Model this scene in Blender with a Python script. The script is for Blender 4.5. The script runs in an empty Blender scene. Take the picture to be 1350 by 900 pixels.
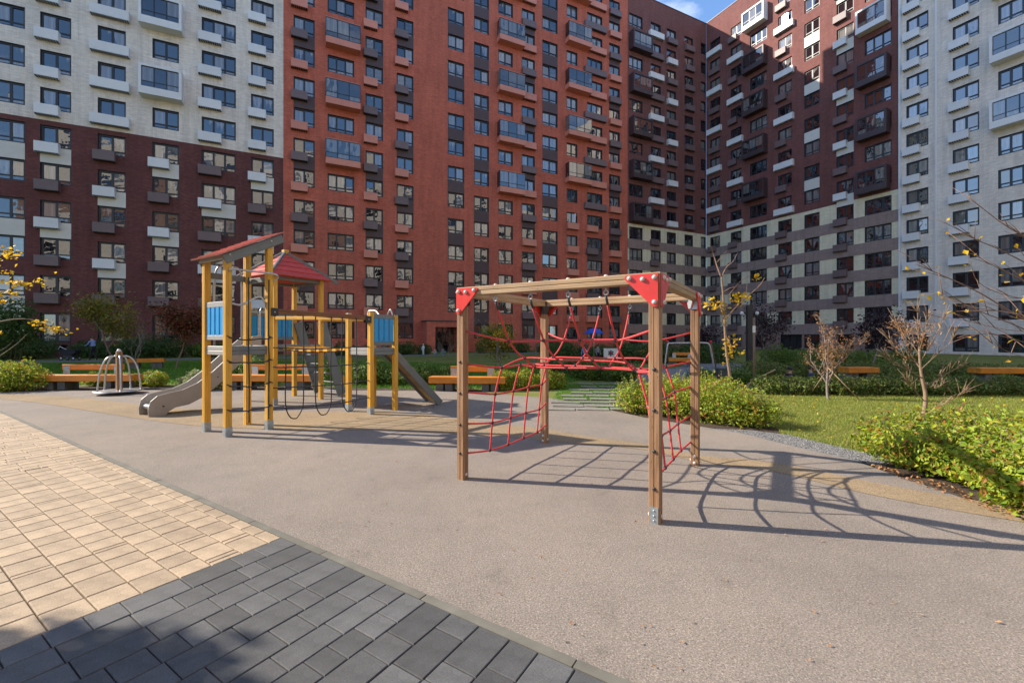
import bpy, bmesh, math, random
import numpy as np
from mathutils import Vector, Matrix, Quaternion

random.seed(7)
rng = np.random.default_rng(11)
S = bpy.context.scene
COL = S.collection
R = math.radians

# ------------------------------------------------------------------ camera, sky, sun, exposure
F, YH, CX, EYE = 567.0, 445.0, 675.0, 1.6        # focal length / horizon of the photograph in its own pixels
cam_d = bpy.data.cameras.new('camera'); cam = bpy.data.objects.new('camera', cam_d); COL.objects.link(cam)
cam_d.sensor_width = 36.0; cam_d.lens = 36.0 * F / 1350.0
cam_d.shift_y = -5.0 / 1350.0
cam_d.clip_start = 0.05; cam_d.clip_end = 2000
cam.location = (0, 0, EYE); cam.rotation_euler = (R(90), 0, 0)
S.camera = cam

SUN_H = Vector((0.985, -0.172, 0)).normalized()   # horizontal way the light travels
SUN_EL = R(32.5)
w = bpy.data.worlds.new('World'); S.world = w; w.use_nodes = True
nt = w.node_tree; nt.nodes.clear()
out = nt.nodes.new('ShaderNodeOutputWorld'); bg = nt.nodes.new('ShaderNodeBackground')
sky = nt.nodes.new('ShaderNodeTexSky'); sky.sky_type = 'NISHITA'; sky.sun_disc = False
sky.sun_elevation = SUN_EL; sky.sun_rotation = math.atan2(-SUN_H.x, -SUN_H.y)
sky.air_density = 1.0; sky.dust_density = 0.15; sky.ozone_density = 5.0
tc = nt.nodes.new('ShaderNodeTexCoord'); mp = nt.nodes.new('ShaderNodeMapping'); mp.inputs['Scale'].default_value = (1, 1, 2.2); mp.inputs['Location'].default_value = (1.3, -0.5, 0.2)
no = nt.nodes.new('ShaderNodeTexNoise'); no.inputs['Scale'].default_value = 3.1; no.inputs['Detail'].default_value = 9; no.inputs['Roughness'].default_value = 0.6
rp = nt.nodes.new('ShaderNodeValToRGB'); rp.color_ramp.elements[0].position = 0.52; rp.color_ramp.elements[1].position = 0.78
mx = nt.nodes.new('ShaderNodeMix'); mx.data_type = 'RGBA'
nt.links.new(tc.outputs['Generated'], mp.inputs['Vector']); nt.links.new(mp.outputs['Vector'], no.inputs['Vector'])
nt.links.new(no.outputs['Fac'], rp.inputs['Fac']); nt.links.new(rp.outputs['Color'], mx.inputs['Factor'])
nt.links.new(sky.outputs['Color'], mx.inputs['A']); mx.inputs['B'].default_value = (4.6, 4.8, 5.2, 1)
nt.links.new(mx.outputs['Result'], bg.inputs['Color']); bg.inputs['Strength'].default_value = 0.125
nt.links.new(bg.outputs['Background'], out.inputs['Surface'])

sl = bpy.data.lights.new('sun', 'SUN'); so = bpy.data.objects.new('sun', sl); COL.objects.link(so)
sl.energy = 3.5; sl.angle = R(0.5); sl.color = (1.0, 0.90, 0.76)
SUN_DIR = Vector((SUN_H.x * math.cos(SUN_EL), SUN_H.y * math.cos(SUN_EL), -math.sin(SUN_EL)))
so.rotation_euler = SUN_DIR.to_track_quat('-Z', 'Y').to_euler(); so.location = (-40, 8, 40)
S.view_settings.view_transform = 'Standard'; S.view_settings.look = 'None'
S.view_settings.gamma = 1.0; S.view_settings.use_curve_mapping = False
S.view_settings.exposure = 1.42
S.render.engine = 'CYCLES'

# ------------------------------------------------------------------ helpers
def G(px, py):                       # a point of the ground seen at photo pixel (px, py)
    D = F * EYE / (py - YH); return Vector(((px - CX) / F * D, D, 0))
def AT(px, py, D):                   # a point at depth D seen at pixel
    return Vector(((px - CX) / F * D, D, EYE + (YH - py) * D / F))

WM = {}                              # world matrices of parents
def wmat(o): return WM.get(o.name, Matrix.Identity(4))
def tag(o, label=None, cat=None, group=None, kind=None):
    if label: o['label'] = label
    if cat: o['category'] = cat
    if group: o['group'] = group
    if kind: o['kind'] = kind
    return o
def thing(name, label, cat, loc=(0, 0, 0), rotz=0.0, group=None):
    o = bpy.data.objects.new(name, None); COL.objects.link(o); o.empty_display_size = 0.2
    o.location = loc; o.rotation_euler = (0, 0, rotz)
    WM[o.name] = Matrix.Translation(Vector(loc)) @ Matrix.Rotation(rotz, 4, 'Z')
    return tag(o, label, cat, group)
def attach(o, parent, world=True):
    if parent is None: return o
    o.parent = parent
    if world: o.matrix_parent_inverse = wmat(parent).inverted()
    return o
def inst(name, mesh, mat, parent, M=None, world=False):
    o = bpy.data.objects.new(name, mesh); COL.objects.link(o)
    if M is not None: o.matrix_basis = M
    if mat is not None and len(mesh.materials) == 0: mesh.materials.append(mat)
    attach(o, parent, world)
    if world: WM[o.name] = M.copy() if M is not None else Matrix.Identity(4)
    return o
def copy_tree(o, parent=None):
    c = o.copy(); COL.objects.link(c)
    if parent is not None: c.parent = parent
    for ch in [k for k in ALLCH.get(o.name, [])]: copy_tree(ch, c)
    return c
ALLCH = {}

class MB:
    def __init__(s): s.v = []; s.f = []; s.m = []; s.sm = []
    def add(s, vs, fs, mi=0, smooth=False):
        b = len(s.v); s.v += [tuple(p) for p in vs]
        for f in fs: s.f.append(tuple(b + i for i in f)); s.m.append(mi); s.sm.append(smooth)
        return s
    def quad(s, a, b, c, d, mi=0): return s.add([a, b, c, d], [(0, 1, 2, 3)], mi)
    def box(s, lo, hi, M=None, mi=0):
        x0, y0, z0 = lo; x1, y1, z1 = hi
        vs = [Vector(p) for p in ((x0,y0,z0),(x1,y0,z0),(x1,y1,z0),(x0,y1,z0),(x0,y0,z1),(x1,y0,z1),(x1,y1,z1),(x0,y1,z1))]
        if M is not None: vs = [M @ p for p in vs]
        return s.add(vs, [(0,3,2,1),(4,5,6,7),(0,1,5,4),(1,2,6,5),(2,3,7,6),(3,0,4,7)], mi)
    def tube(s, pts, r, n=6, mi=0, cap=True, smooth=True):
        pts = [Vector(p) for p in pts]
        if len(pts) < 2: return s
        rs = r if isinstance(r, (list, tuple)) else [r] * len(pts)
        rings = []; prev = None
        for i, p in enumerate(pts):
            t = (pts[min(i + 1, len(pts) - 1)] - pts[max(i - 1, 0)])
            if t.length < 1e-9: t = Vector((0, 0, 1))
            t.normalize()
            if prev is None:
                a = Vector((0, 0, 1)) if abs(t.z) < 0.9 else Vector((1, 0, 0))
                nrm = t.cross(a).normalized()
            else:
                nrm = prev - t * prev.dot(t)
                if nrm.length < 1e-6: nrm = t.orthogonal()
                nrm.normalize()
            prev = nrm; bi = t.cross(nrm)
            rings.append([p + (nrm * math.cos(2 * math.pi * k / n) + bi * math.sin(2 * math.pi * k / n)) * rs[i] for k in range(n)])
        vs = [q for rg in rings for q in rg]; fs = []
        for i in range(len(rings) - 1):
            for k in range(n):
                fs.append((i*n+k, i*n+(k+1) % n, (i+1)*n+(k+1) % n, (i+1)*n+k))
        if cap: fs.append(tuple(range(n - 1, -1, -1))); fs.append(tuple((len(rings)-1)*n + k for k in range(n)))
        return s.add(vs, fs, mi, smooth)
    def prism(s, poly, h, M=None, mi=0, bev=0.0):          # poly: 2-D outline (ccw) in local xy, extruded along z 0..h
        n = len(poly)
        vs = [Vector((x, y, 0)) for x, y in poly] + [Vector((x, y, h)) for x, y in poly]
        if M is not None: vs = [M @ p for p in vs]
        return s.add(vs, [tuple(range(n - 1, -1, -1)), tuple(range(n, 2*n))] + [(i, (i+1) % n, n+(i+1) % n, n+i) for i in range(n)], mi)
    def lathe(s, prof, n=16, M=None, mi=0, smooth=True):     # prof: (r, z)
        vs = []; fs = []
        for r, z in prof:
            for k in range(n):
                a = 2*math.pi*k/n; vs.append(Vector((r*math.cos(a), r*math.sin(a), z)))
        if M is not None: vs = [M @ p for p in vs]
        for i in range(len(prof) - 1):
            for k in range(n): fs.append((i*n+k, i*n+(k+1) % n, (i+1)*n+(k+1) % n, (i+1)*n+k))
        fs.append(tuple(range(n-1, -1, -1))); fs.append(tuple((len(prof)-1)*n+k for k in range(n)))
        return s.add(vs, fs, mi, smooth)
    def mesh(s, name, mats):
        me = bpy.data.meshes.new(name); me.from_pydata(s.v, [], s.f)
        for m in (mats if isinstance(mats, (list, tuple)) else [mats]): me.materials.append(m)
        me.polygons.foreach_set('material_index', s.m); me.polygons.foreach_set('use_smooth', s.sm); me.update()
        return me
    def build(s, name, mats, parent=None, world=True):
        me = s.mesh(name, mats); o = bpy.data.objects.new(name, me); COL.objects.link(o); attach(o, parent, world)
        return o

def np_mesh(name, verts, quads=None, tris=None, mats=None, smooth=False):
    me = bpy.data.meshes.new(name); verts = np.asarray(verts, dtype=np.float32)
    me.vertices.add(len(verts)); me.vertices.foreach_set('co', verts.ravel())
    k = 4 if quads is not None else 3; faces = np.asarray(quads if quads is not None else tris, dtype=np.int32)
    me.loops.add(faces.size); me.loops.foreach_set('vertex_index', faces.ravel())
    me.polygons.add(len(faces)); me.polygons.foreach_set('loop_start', np.arange(0, faces.size, k, dtype=np.int32))
    me.polygons.foreach_set('use_smooth', np.full(len(faces), smooth))
    for m in (mats if isinstance(mats, (list, tuple)) else [mats]): me.materials.append(m)
    me.update(calc_edges=True); return me

def mobj(name, me, parent=None, world=True):
    o = bpy.data.objects.new(name, me); COL.objects.link(o); return attach(o, parent, world)

def frame_x(p0, p1, up=Vector((0, 0, 1))):      # matrix with local X from p0 to p1
    p0 = Vector(p0); x = (Vector(p1) - p0).normalized()
    if abs(x.dot(up)) > 0.98: up = Vector((0, 1, 0))
    y = up.cross(x).normalized(); z = x.cross(y)
    return Matrix(((x.x, y.x, z.x, p0.x), (x.y, y.y, z.y, p0.y), (x.z, y.z, z.z, p0.z), (0, 0, 0, 1)))

# ------------------------------------------------------------------ materials
def new_mat(name):
    m = bpy.data.materials.new(name); m.use_nodes = True
    n = m.node_tree.nodes; b = n['Principled BSDF']; return m, m.node_tree, b
def L(t, a, b): t.links.new(a, b)
def noise(t, scale, detail=4, rough=0.55, vec=None, coord='Object', sc=(1, 1, 1)):
    tcn = t.nodes.new('ShaderNodeTexCoord'); mpn = t.nodes.new('ShaderNodeMapping'); mpn.inputs['Scale'].default_value = sc
    nn = t.nodes.new('ShaderNodeTexNoise'); nn.inputs['Scale'].default_value = scale; nn.inputs['Detail'].default_value = detail; nn.inputs['Roughness'].default_value = rough
    L(t, tcn.outputs[coord], mpn.inputs['Vector']); L(t, mpn.outputs['Vector'], nn.inputs['Vector']); return nn
def ramp(t, fac, stops, const=False):
    r = t.nodes.new('ShaderNodeValToRGB'); e = r.color_ramp.elements
    if const: r.color_ramp.interpolation = 'CONSTANT'
    e[0].position, e[0].color = stops[0][0], (*stops[0][1], 1); e[1].position, e[1].color = stops[-1][0], (*stops[-1][1], 1)
    for p, c in stops[1:-1]:
        k = e.new(p); k.color = (*c, 1)
    L(t, fac, r.inputs['Fac']); return r
def bump(t, b, h, strength=0.3, dist=0.01):
    bn = t.nodes.new('ShaderNodeBump'); bn.inputs['Strength'].default_value = strength; bn.inputs['Distance'].default_value = dist
    L(t, h, bn.inputs['Height']); L(t, bn.outputs['Normal'], b.inputs['Normal']); return bn
def mixc(t, a, b, fac, mode='MIX'):
    m = t.nodes.new('ShaderNodeMix'); m.data_type = 'RGBA'; m.blend_type = mode
    if isinstance(fac, float): m.inputs['Factor'].default_value = fac
    else: L(t, fac, m.inputs['Factor'])
    for k, v in (('A', a), ('B', b)):
        if isinstance(v, tuple): m.inputs[k].default_value = (*v, 1)
        else: L(t, v, m.inputs[k])
    return m.outputs['Result']
def sc3(c, k): return tuple(min(1, x * k) for x in c)

def simple(name, col, rough=0.6, var=0.12, scale=6.0, metal=0.0, bmp=0.0, rand=0.0, spec=0.5, wear=None):
    m, t, b = new_mat(name)
    nn = noise(t, scale, 6)
    r = ramp(t, nn.outputs['Fac'], [(0.25, sc3(col, 1 - var)), (0.75, sc3(col, 1 + var))])
    c = r.outputs['Color']
    if wear:
        n2 = noise(t, scale * 3.3, 8, 0.7); r2 = ramp(t, n2.outputs['Fac'], [(0.60, (0, 0, 0)), (0.72, (1, 1, 1))])
        mm = t.nodes.new('ShaderNodeMath'); mm.operation = 'MULTIPLY'; mm.inputs[1].default_value = 0.55; L(t, r2.outputs['Color'], mm.inputs[0])
        c = mixc(t, c, wear, mm.outputs[0])
    if rand:
        oi = t.nodes.new('ShaderNodeObjectInfo'); r3 = ramp(t, oi.outputs['Random'], [(0, (1 - rand,) * 3), (1, (1 + rand,) * 3)])
        c = mixc(t, c, r3.outputs['Color'], 1.0, 'MULTIPLY')
    L(t, c, b.inputs['Base Color']); b.inputs['Roughness'].default_value = rough; b.inputs['Metallic'].default_value = metal
    b.inputs['Specular IOR Level'].default_value = spec
    if bmp: bump(t, b, nn.outputs['Fac'], bmp, 0.01)
    return m

def wood(name, c1, c2, knots=True, rough=0.65, scale=1.0, var=0.15):
    m, t, b = new_mat(name)
    n1 = noise(t, 26 * scale, 6, 0.6, sc=(0.06, 1, 1)); r1 = ramp(t, n1.outputs['Fac'], [(0.3, c1), (0.55, c2), (0.75, sc3(c1, 1.12))])
    n2 = noise(t, 2.2, 3, sc=(0.5, 1, 1)); r2 = ramp(t, n2.outputs['Fac'], [(0.3, (0.82, 0.80, 0.78)), (0.7, (1.12, 1.1, 1.06))])
    c = mixc(t, r1.outputs['Color'], r2.outputs['Color'], 1.0, 'MULTIPLY')
    if knots:
        tcn = t.nodes.new('ShaderNodeTexCoord'); mpn = t.nodes.new('ShaderNodeMapping'); mpn.inputs['Scale'].default_value = (2.2, 9, 9)
        vo = t.nodes.new('ShaderNodeTexVoronoi'); L(t, tcn.outputs['Object'], mpn.inputs['Vector']); L(t, mpn.outputs['Vector'], vo.inputs['Vector'])
        rk = ramp(t, vo.outputs['Distance'], [(0.05, (1, 1, 1)), (0.16, (0, 0, 0))])
        c = mixc(t, c, sc3(c2, 0.35), rk.outputs['Color'])
    oi = t.nodes.new('ShaderNodeObjectInfo'); r3 = ramp(t, oi.outputs['Random'], [(0, (1 - var,) * 3), (1, (1 + var,) * 3)])
    c = mixc(t, c, r3.outputs['Color'], 1.0, 'MULTIPLY')
    L(t, c, b.inputs['Base Color']); b.inputs['Roughness'].default_value = rough
    bump(t, b, n1.outputs['Fac'], 0.35, 0.004); return m

def brick(name, c1, c2, mortar, rough=0.85, patch=0.18):
    m, t, b = new_mat(name)
    tcn = t.nodes.new('ShaderNodeTexCoord'); sp = t.nodes.new('ShaderNodeSeparateXYZ'); cb = t.nodes.new('ShaderNodeCombineXYZ')
    L(t, tcn.outputs['Object'], sp.inputs[0]); L(t, sp.outputs['X'], cb.inputs['X']); L(t, sp.outputs['Z'], cb.inputs['Y'])
    bt = t.nodes.new('ShaderNodeTexBrick'); L(t, cb.outputs[0], bt.inputs['Vector'])
    bt.inputs['Scale'].default_value = 1.0; bt.inputs['Brick Width'].default_value = 0.26; bt.inputs['Row Height'].default_value = 0.085
    bt.inputs['Mortar Size'].default_value = 0.007; bt.inputs['Color1'].default_value = (*c1, 1); bt.inputs['Color2'].default_value = (*c2, 1); bt.inputs['Mortar'].default_value = (*mortar, 1)
    n2 = noise(t, 0.22, 6, 0.6); r2 = ramp(t, n2.outputs['Fac'], [(0.25, (1 - patch,) * 3), (0.75, (1 + patch,) * 3)])
    n3 = noise(t, 3.0, 5, 0.7, sc=(0.25, 1, 2.5)); r3 = ramp(t, n3.outputs['Fac'], [(0.25, (0.86,) * 3), (0.75, (1.14,) * 3)])
    c = mixc(t, bt.outputs['Color'], r2.outputs['Color'], 1.0, 'MULTIPLY'); c = mixc(t, c, r3.outputs['Color'], 1.0, 'MULTIPLY')
    n4 = noise(t, 0.9, 5, 0.7, sc=(2.2, 1, 0.18)); r4 = ramp(t, n4.outputs['Fac'], [(0.33, (0.84, 0.84, 0.855)), (0.55, (1.03,) * 3), (0.75, (1.10,) * 3)])
    c = mixc(t, c, r4.outputs['Color'], 1.0, 'MULTIPLY')
    L(t, c, b.inputs['Base Color']); b.inputs['Roughness'].default_value = rough; b.inputs['Specular IOR Level'].default_value = 0.3
    bump(t, b, bt.outputs['Fac'], 0.5, -0.006); return m

def leafmat(name, cols, trans=0.35, rough=0.5):
    m, t, b = new_mat(name); t.nodes.remove(b)
    ge = t.nodes.new('ShaderNodeNewGeometry'); n = len(cols)
    r = ramp(t, ge.outputs['Random Per Island'], [(i / (n - 1), c) for i, c in enumerate(cols)])
    p = t.nodes.new('ShaderNodeBsdfPrincipled'); tr = t.nodes.new('ShaderNodeBsdfTranslucent'); mi = t.nodes.new('ShaderNodeMixShader')
    L(t, r.outputs['Color'], p.inputs['Base Color']); p.inputs['Roughness'].default_value = rough; p.inputs['Specular IOR Level'].default_value = 0.35
    L(t, r.outputs['Color'], tr.inputs['Color']); mi.inputs['Fac'].default_value = trans
    L(t, p.outputs[0], mi.inputs[1]); L(t, tr.outputs[0], mi.inputs[2]); L(t, mi.outputs[0], t.nodes['Material Output'].inputs['Surface']); return m

def glass_mat(name, dark, cur, amount, rough=0.02, ior=2.1):
    m, t, b = new_mat(name)
    oi = t.nodes.new('ShaderNodeObjectInfo')
    st = noise(t, 9, 2, sc=(1.0, 0.1, 0.02)); r1 = ramp(t, st.outputs['Fac'], [(0.35, sc3(cur, 0.55)), (0.65, cur)])
    # which part of the room shows a curtain
    n2 = noise(t, 1.1, 2, sc=(1, 1, 0.35)); ad = t.nodes.new('ShaderNodeMath'); ad.operation = 'ADD'
    L(t, n2.outputs['Fac'], ad.inputs[0]); mu = t.nodes.new('ShaderNodeMath'); mu.operation = 'MULTIPLY_ADD'; mu.inputs[1].default_value = 0.9; mu.inputs[2].default_value = -0.45
    L(t, oi.outputs['Random'], mu.inputs[0]); L(t, mu.outputs[0], ad.inputs[1])
    rr = ramp(t, ad.outputs[0], [(0.62 - amount, (0, 0, 0)), (0.66 - amount, (1, 1, 1))])
    c = mixc(t, dark, r1.outputs['Color'], rr.outputs['Color'])
    L(t, c, b.inputs['Base Color']); b.inputs['Roughness'].default_value = rough; b.inputs['IOR'].default_value = ior
    nb = noise(t, 1.3, 2); 
    ob = t.nodes.new('ShaderNodeMapping')
    bump(t, b, nb.outputs['Fac'], 0.10, 0.05)
    return m

M = {}
M['brick_white'] = brick('brick_white', (0.78, 0.70, 0.60), (0.66, 0.59, 0.51), (0.52, 0.48, 0.43), patch=0.08)
M['brick_maroon'] = brick('brick_maroon', (0.165, 0.056, 0.048), (0.115, 0.040, 0.037), (0.10, 0.048, 0.045))
M['brick_red'] = brick('brick_red', (0.57, 0.150, 0.088), (0.44, 0.110, 0.066), (0.33, 0.11, 0.085), patch=0.14)
M['brick_plum'] = brick('brick_plum', (0.205, 0.078, 0.066), (0.150, 0.058, 0.050), (0.13, 0.068, 0.062))
M['cream'] = brick('brick_cream', (0.74, 0.67, 0.47), (0.67, 0.60, 0.42), (0.57, 0.52, 0.39), patch=0.05)
M['brick_salmon'] = brick('brick_salmon', (0.36, 0.22, 0.165), (0.30, 0.18, 0.14), (0.22, 0.15, 0.12))
M['band_brown'] = brick('band_brown', (0.32, 0.232, 0.205), (0.275, 0.20, 0.178), (0.20, 0.15, 0.135), patch=0.06)
M['taupe'] = brick('brick_taupe', (0.30, 0.20, 0.165), (0.25, 0.165, 0.14), (0.18, 0.125, 0.11), patch=0.06)
M['metal_white'] = simple('metal_white', (0.66, 0.66, 0.65), 0.5, 0.05, 1.5, rand=0.05)
M['metal_brown'] = simple('metal_brown', (0.150, 0.102, 0.100), 0.5, 0.08, 1.5, rand=0.08)
M['metal_dark'] = simple('metal_dark', (0.052, 0.032, 0.034), 0.5, 0.08, 1.5, rand=0.08)
M['metal_red'] = simple('metal_red', (0.58, 0.22, 0.15), 0.5, 0.06, 1.5, rand=0.06)
M['panel_dark'] = simple('panel_dark', (0.078, 0.046, 0.046), 0.6, 0.10, 2, rand=0.08)
M['panel_cream'] = simple('panel_cream', (0.60, 0.58, 0.52), 0.6, 0.06, 2, rand=0.05)
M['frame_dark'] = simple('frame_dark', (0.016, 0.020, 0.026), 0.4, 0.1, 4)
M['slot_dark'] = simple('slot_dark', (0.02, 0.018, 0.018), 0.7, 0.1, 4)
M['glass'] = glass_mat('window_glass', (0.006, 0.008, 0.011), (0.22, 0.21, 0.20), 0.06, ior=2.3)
M['glass_bay'] = glass_mat('balcony_glass', (0.010, 0.013, 0.017), (0.18, 0.17, 0.16), 0.04, ior=2.1)
M['glass_sun'] = glass_mat('sunny_glass', (0.006, 0.008, 0.011), (0.22, 0.21, 0.20), 0.0, rough=0.07, ior=2.5)
M['roof'] = simple('roof_felt', (0.08, 0.08, 0.08), 0.9)

M['wood_frame'] = wood('weathered_pine', (0.37, 0.215, 0.115), (0.235, 0.125, 0.062))
M['wood_beam'] = wood('pale_pine', (0.50, 0.35, 0.205), (0.34, 0.22, 0.12))
M['yellow'] = wood('yellow_stained_wood', (0.74, 0.43, 0.055), (0.62, 0.33, 0.035), knots=False, rough=0.55, var=0.06)
M['brown_beam'] = wood('brown_stained_wood', (0.27, 0.125, 0.055), (0.19, 0.08, 0.035), knots=False)
M['orange'] = wood('orange_stained_wood', (0.70, 0.275, 0.032), (0.55, 0.19, 0.020), knots=True, rough=0.5, var=0.08)
M['redplate'] = simple('red_panel', (0.62, 0.030, 0.022), 0.38, 0.10, 5, wear=(0.66, 0.16, 0.12))
M['redroof_lit'] = simple('lit_red_roof_panel', (0.52, 0.165, 0.135), 0.5, 0.14, 5, rand=0.08)  # roof red lightened to paint in the grazing sun on the front tower
M['redroof'] = simple('red_roof_panel', (0.50, 0.060, 0.045), 0.45, 0.14, 5, rand=0.10)
M['rope_red'] = simple('red_rope', (0.56, 0.050, 0.050), 0.7, 0.25, 60, bmp=0.5, wear=(0.62, 0.24, 0.21))
M['rope_black'] = simple('black_rope', (0.030, 0.032, 0.036), 0.7, 0.25, 60, bmp=0.5)
M['plastic_dark'] = simple('dark_plastic', (0.028, 0.030, 0.036), 0.45, 0.1, 10)
M['cap'] = simple('grey_bolt_cap', (0.58, 0.53, 0.50), 0.4, 0.08, 20)
M['galv'] = simple('galvanised_steel', (0.42, 0.46, 0.48), 0.45, 0.25, 18, metal=0.75, rand=0.06)
M['steel'] = simple('brushed_steel', (0.52, 0.51, 0.50), 0.35, 0.10, 14, metal=0.8)
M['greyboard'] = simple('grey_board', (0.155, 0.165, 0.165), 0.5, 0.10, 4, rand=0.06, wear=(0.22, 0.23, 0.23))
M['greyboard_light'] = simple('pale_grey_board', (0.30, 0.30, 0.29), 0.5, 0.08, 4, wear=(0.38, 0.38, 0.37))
M['blue'] = simple('blue_panel', (0.010, 0.285, 0.640), 0.4, 0.10, 5, rand=0.05)
M['slide'] = simple('slide_steel', (0.50, 0.51, 0.52), 0.28, 0.08, 6, metal=0.9)
M['slide_side'] = simple('slide_side_board', (0.325, 0.295, 0.265), 0.5, 0.08, 5)
M['ramp_tan'] = wood('tan_ramp_board', (0.42, 0.29, 0.13), (0.33, 0.21, 0.09), knots=False)
M['concrete'] = simple('concrete', (0.30, 0.295, 0.28), 0.85, 0.18, 9, bmp=0.25)
M['slab'] = simple('slab_concrete', (0.18, 0.172, 0.14), 0.9, 0.3, 5, bmp=0.25, rand=.15)
M['concrete_dark'] = simple('dark_concrete', (0.12, 0.118, 0.115), 0.85, 0.2, 9, bmp=0.25)
M['kerb'] = simple('kerb_concrete', (0.135, 0.126, 0.102), 0.9, 0.22, 7, bmp=0.3, rand=0.06, wear=(0.10, 0.095, 0.07))
M['bark'] = simple('bark', (0.185, 0.128, 0.092), 0.85, 0.3, 25, bmp=0.5)
M['bark_pale'] = simple('pale_bark', (0.25, 0.165, 0.105), 0.85, 0.25, 25, bmp=0.4)
M['bark_grey'] = simple('grey_bark', (0.20, 0.165, 0.145), 0.85, 0.3, 25, bmp=0.4)
M['twig_red'] = simple('reddish_twig', (0.25, 0.145, 0.100), 0.8, 0.25, 25)
M['stake'] = simple('wooden_stake', (0.40, 0.26, 0.15), 0.8, 0.2, 15)

# grass ground, soil, paths, rubber, pavers
def ground_mat(name, c_lo, c_mid, c_hi, s1=0.6, s2=30, rough=0.95, bm=0.4):
    m, t, b = new_mat(name)
    n1 = noise(t, s1, 6, 0.6); n2 = noise(t, s2, 6, 0.7)
    r1 = ramp(t, n1.outputs['Fac'], [(0.3, c_lo), (0.5, c_mid), (0.72, c_hi)]); r2 = ramp(t, n2.outputs['Fac'], [(0.25, (0.6,) * 3), (0.75, (1.35,) * 3)])
    L(t, mixc(t, r1.outputs['Color'], r2.outputs['Color'], 1.0, 'MULTIPLY'), b.inputs['Base Color']); b.inputs['Roughness'].default_value = rough
    b.inputs['Specular IOR Level'].default_value = 0.15
    bump(t, b, n2.outputs['Fac'], bm, 0.03); return m
M['lawn'] = ground_mat('lawn_soil', (0.105, 0.135, 0.030), (0.150, 0.170, 0.040), (0.230, 0.195, 0.070))
M['soil'] = ground_mat('soil', (0.05, 0.036, 0.026), (0.075, 0.055, 0.04), (0.10, 0.078, 0.058), 2.0)
M['path'] = ground_mat('grey_path', (0.17, 0.17, 0.17), (0.20, 0.20, 0.20), (0.23, 0.225, 0.22), 0.5, 25, 0.9, 0.1)

def rubber(name, c, k):
    m, t, b = new_mat(name)
    n1 = noise(t, 95, 4, 0.85); n3 = noise(t, 0.45, 5, 0.6); n4 = noise(t, 3.0, 6, 0.7); n5 = noise(t, 38, 4, 0.7)
    r1 = ramp(t, n1.outputs['Fac'], [(0.34, sc3(c, 0.26)), (0.45, sc3(c, 0.84)), (0.55, c), (0.65, sc3(c, 1.85))])
    r3 = ramp(t, n3.outputs['Fac'], [(0.3, (0.84, 0.84, 0.85)), (0.5, (1.0, 1.0, 1.0)), (0.7, (1.12, 1.10, 1.07))])
    r4 = ramp(t, n4.outputs['Fac'], [(0.28, (0.82,) * 3), (0.42, (1.0,) * 3), (0.75, (1.08,) * 3)])
    cc = mixc(t, r1.outputs['Color'], r3.outputs['Color'], 1.0, 'MULTIPLY'); cc = mixc(t, cc, r4.outputs['Color'], 1.0, 'MULTIPLY')
    n6 = noise(t, 1.1, 6, 0.65, sc=(1.0, 0.22, 1)); n6.inputs['Distortion'].default_value = 0.6
    r6 = ramp(t, n6.outputs['Fac'], [(0.30, (0.92, 0.92, 0.925)), (0.48, (1, 1, 1)), (0.62, (1.0, 1.0, 1.0)), (0.74, (1.15, 1.14, 1.12))])
    cc = mixc(t, cc, r6.outputs['Color'], 1.0, 'MULTIPLY')
    vo = t.nodes.new('ShaderNodeTexVoronoi'); vo.inputs['Scale'].default_value = 2.6; tcn = t.nodes.new('ShaderNodeTexCoord'); L(t, tcn.outputs['Object'], vo.inputs['Vector'])
    ad = t.nodes.new('ShaderNodeMath'); ad.operation = 'MULTIPLY_ADD'; ad.inputs[1].default_value = 0.05; L(t, n5.outputs['Fac'], ad.inputs[0]); L(t, vo.outputs['Distance'], ad.inputs[2])
    rs = ramp(t, ad.outputs[0], [(0.045, (0.45, 0.43, 0.42)), (0.060, (1, 1, 1))])
    cc = mixc(t, cc, rs.outputs['Color'], 1.0, 'MULTIPLY')
    L(t, cc, b.inputs['Base Color']); b.inputs['Roughness'].default_value = 0.95; b.inputs['Specular IOR Level'].default_value = 0.2
    bump(t, b, n1.outputs['Fac'], 0.5, 0.004); return m
M['rubber'] = rubber('rubber_beige_grey', (0.240, 0.203, 0.170), 1)
M['rubber_ochre'] = rubber('rubber_ochre', (0.278, 0.206, 0.126), 1)

def paver(name, c, var):
    m, t, b = new_mat(name)
    oi = t.nodes.new('ShaderNodeObjectInfo'); ge = t.nodes.new('ShaderNodeNewGeometry')
    ad = t.nodes.new('ShaderNodeMath'); ad.operation = 'ADD'; L(t, oi.outputs['Random'], ad.inputs[0]); L(t, ge.outputs['Random Per Island'], ad.inputs[1])
    fr = t.nodes.new('ShaderNodeMath'); fr.operation = 'FRACT'; L(t, ad.outputs[0], fr.inputs[0])
    r0 = ramp(t, fr.outputs[0], [(0, sc3(c, 1 - var)), (0.5, c), (1, sc3(c, 1 + var))])
    n1 = noise(t, 130, 3, 0.8, coord='Object'); r1 = ramp(t, n1.outputs['Fac'], [(0.30, (0.62,) * 3), (0.5, (1,) * 3), (0.66, (1.2,) * 3), (0.74, (1.7,) * 3)])
    n2 = noise(t, 9, 8, 0.72, coord='Object'); r2 = ramp(t, n2.outputs['Fac'], [(0.3, (0.76,) * 3), (0.5, (1,) * 3), (0.7, (1.24,) * 3)])
    cc = mixc(t, r0.outputs['Color'], r1.outputs['Color'], 1.0, 'MULTIPLY'); cc = mixc(t, cc, r2.outputs['Color'], 1.0, 'MULTIPLY')
    L(t, cc, b.inputs['Base Color']); b.inputs['Roughness'].default_value = 0.8; bump(t, b, n1.outputs['Fac'], 0.35, 0.003); return m
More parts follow.
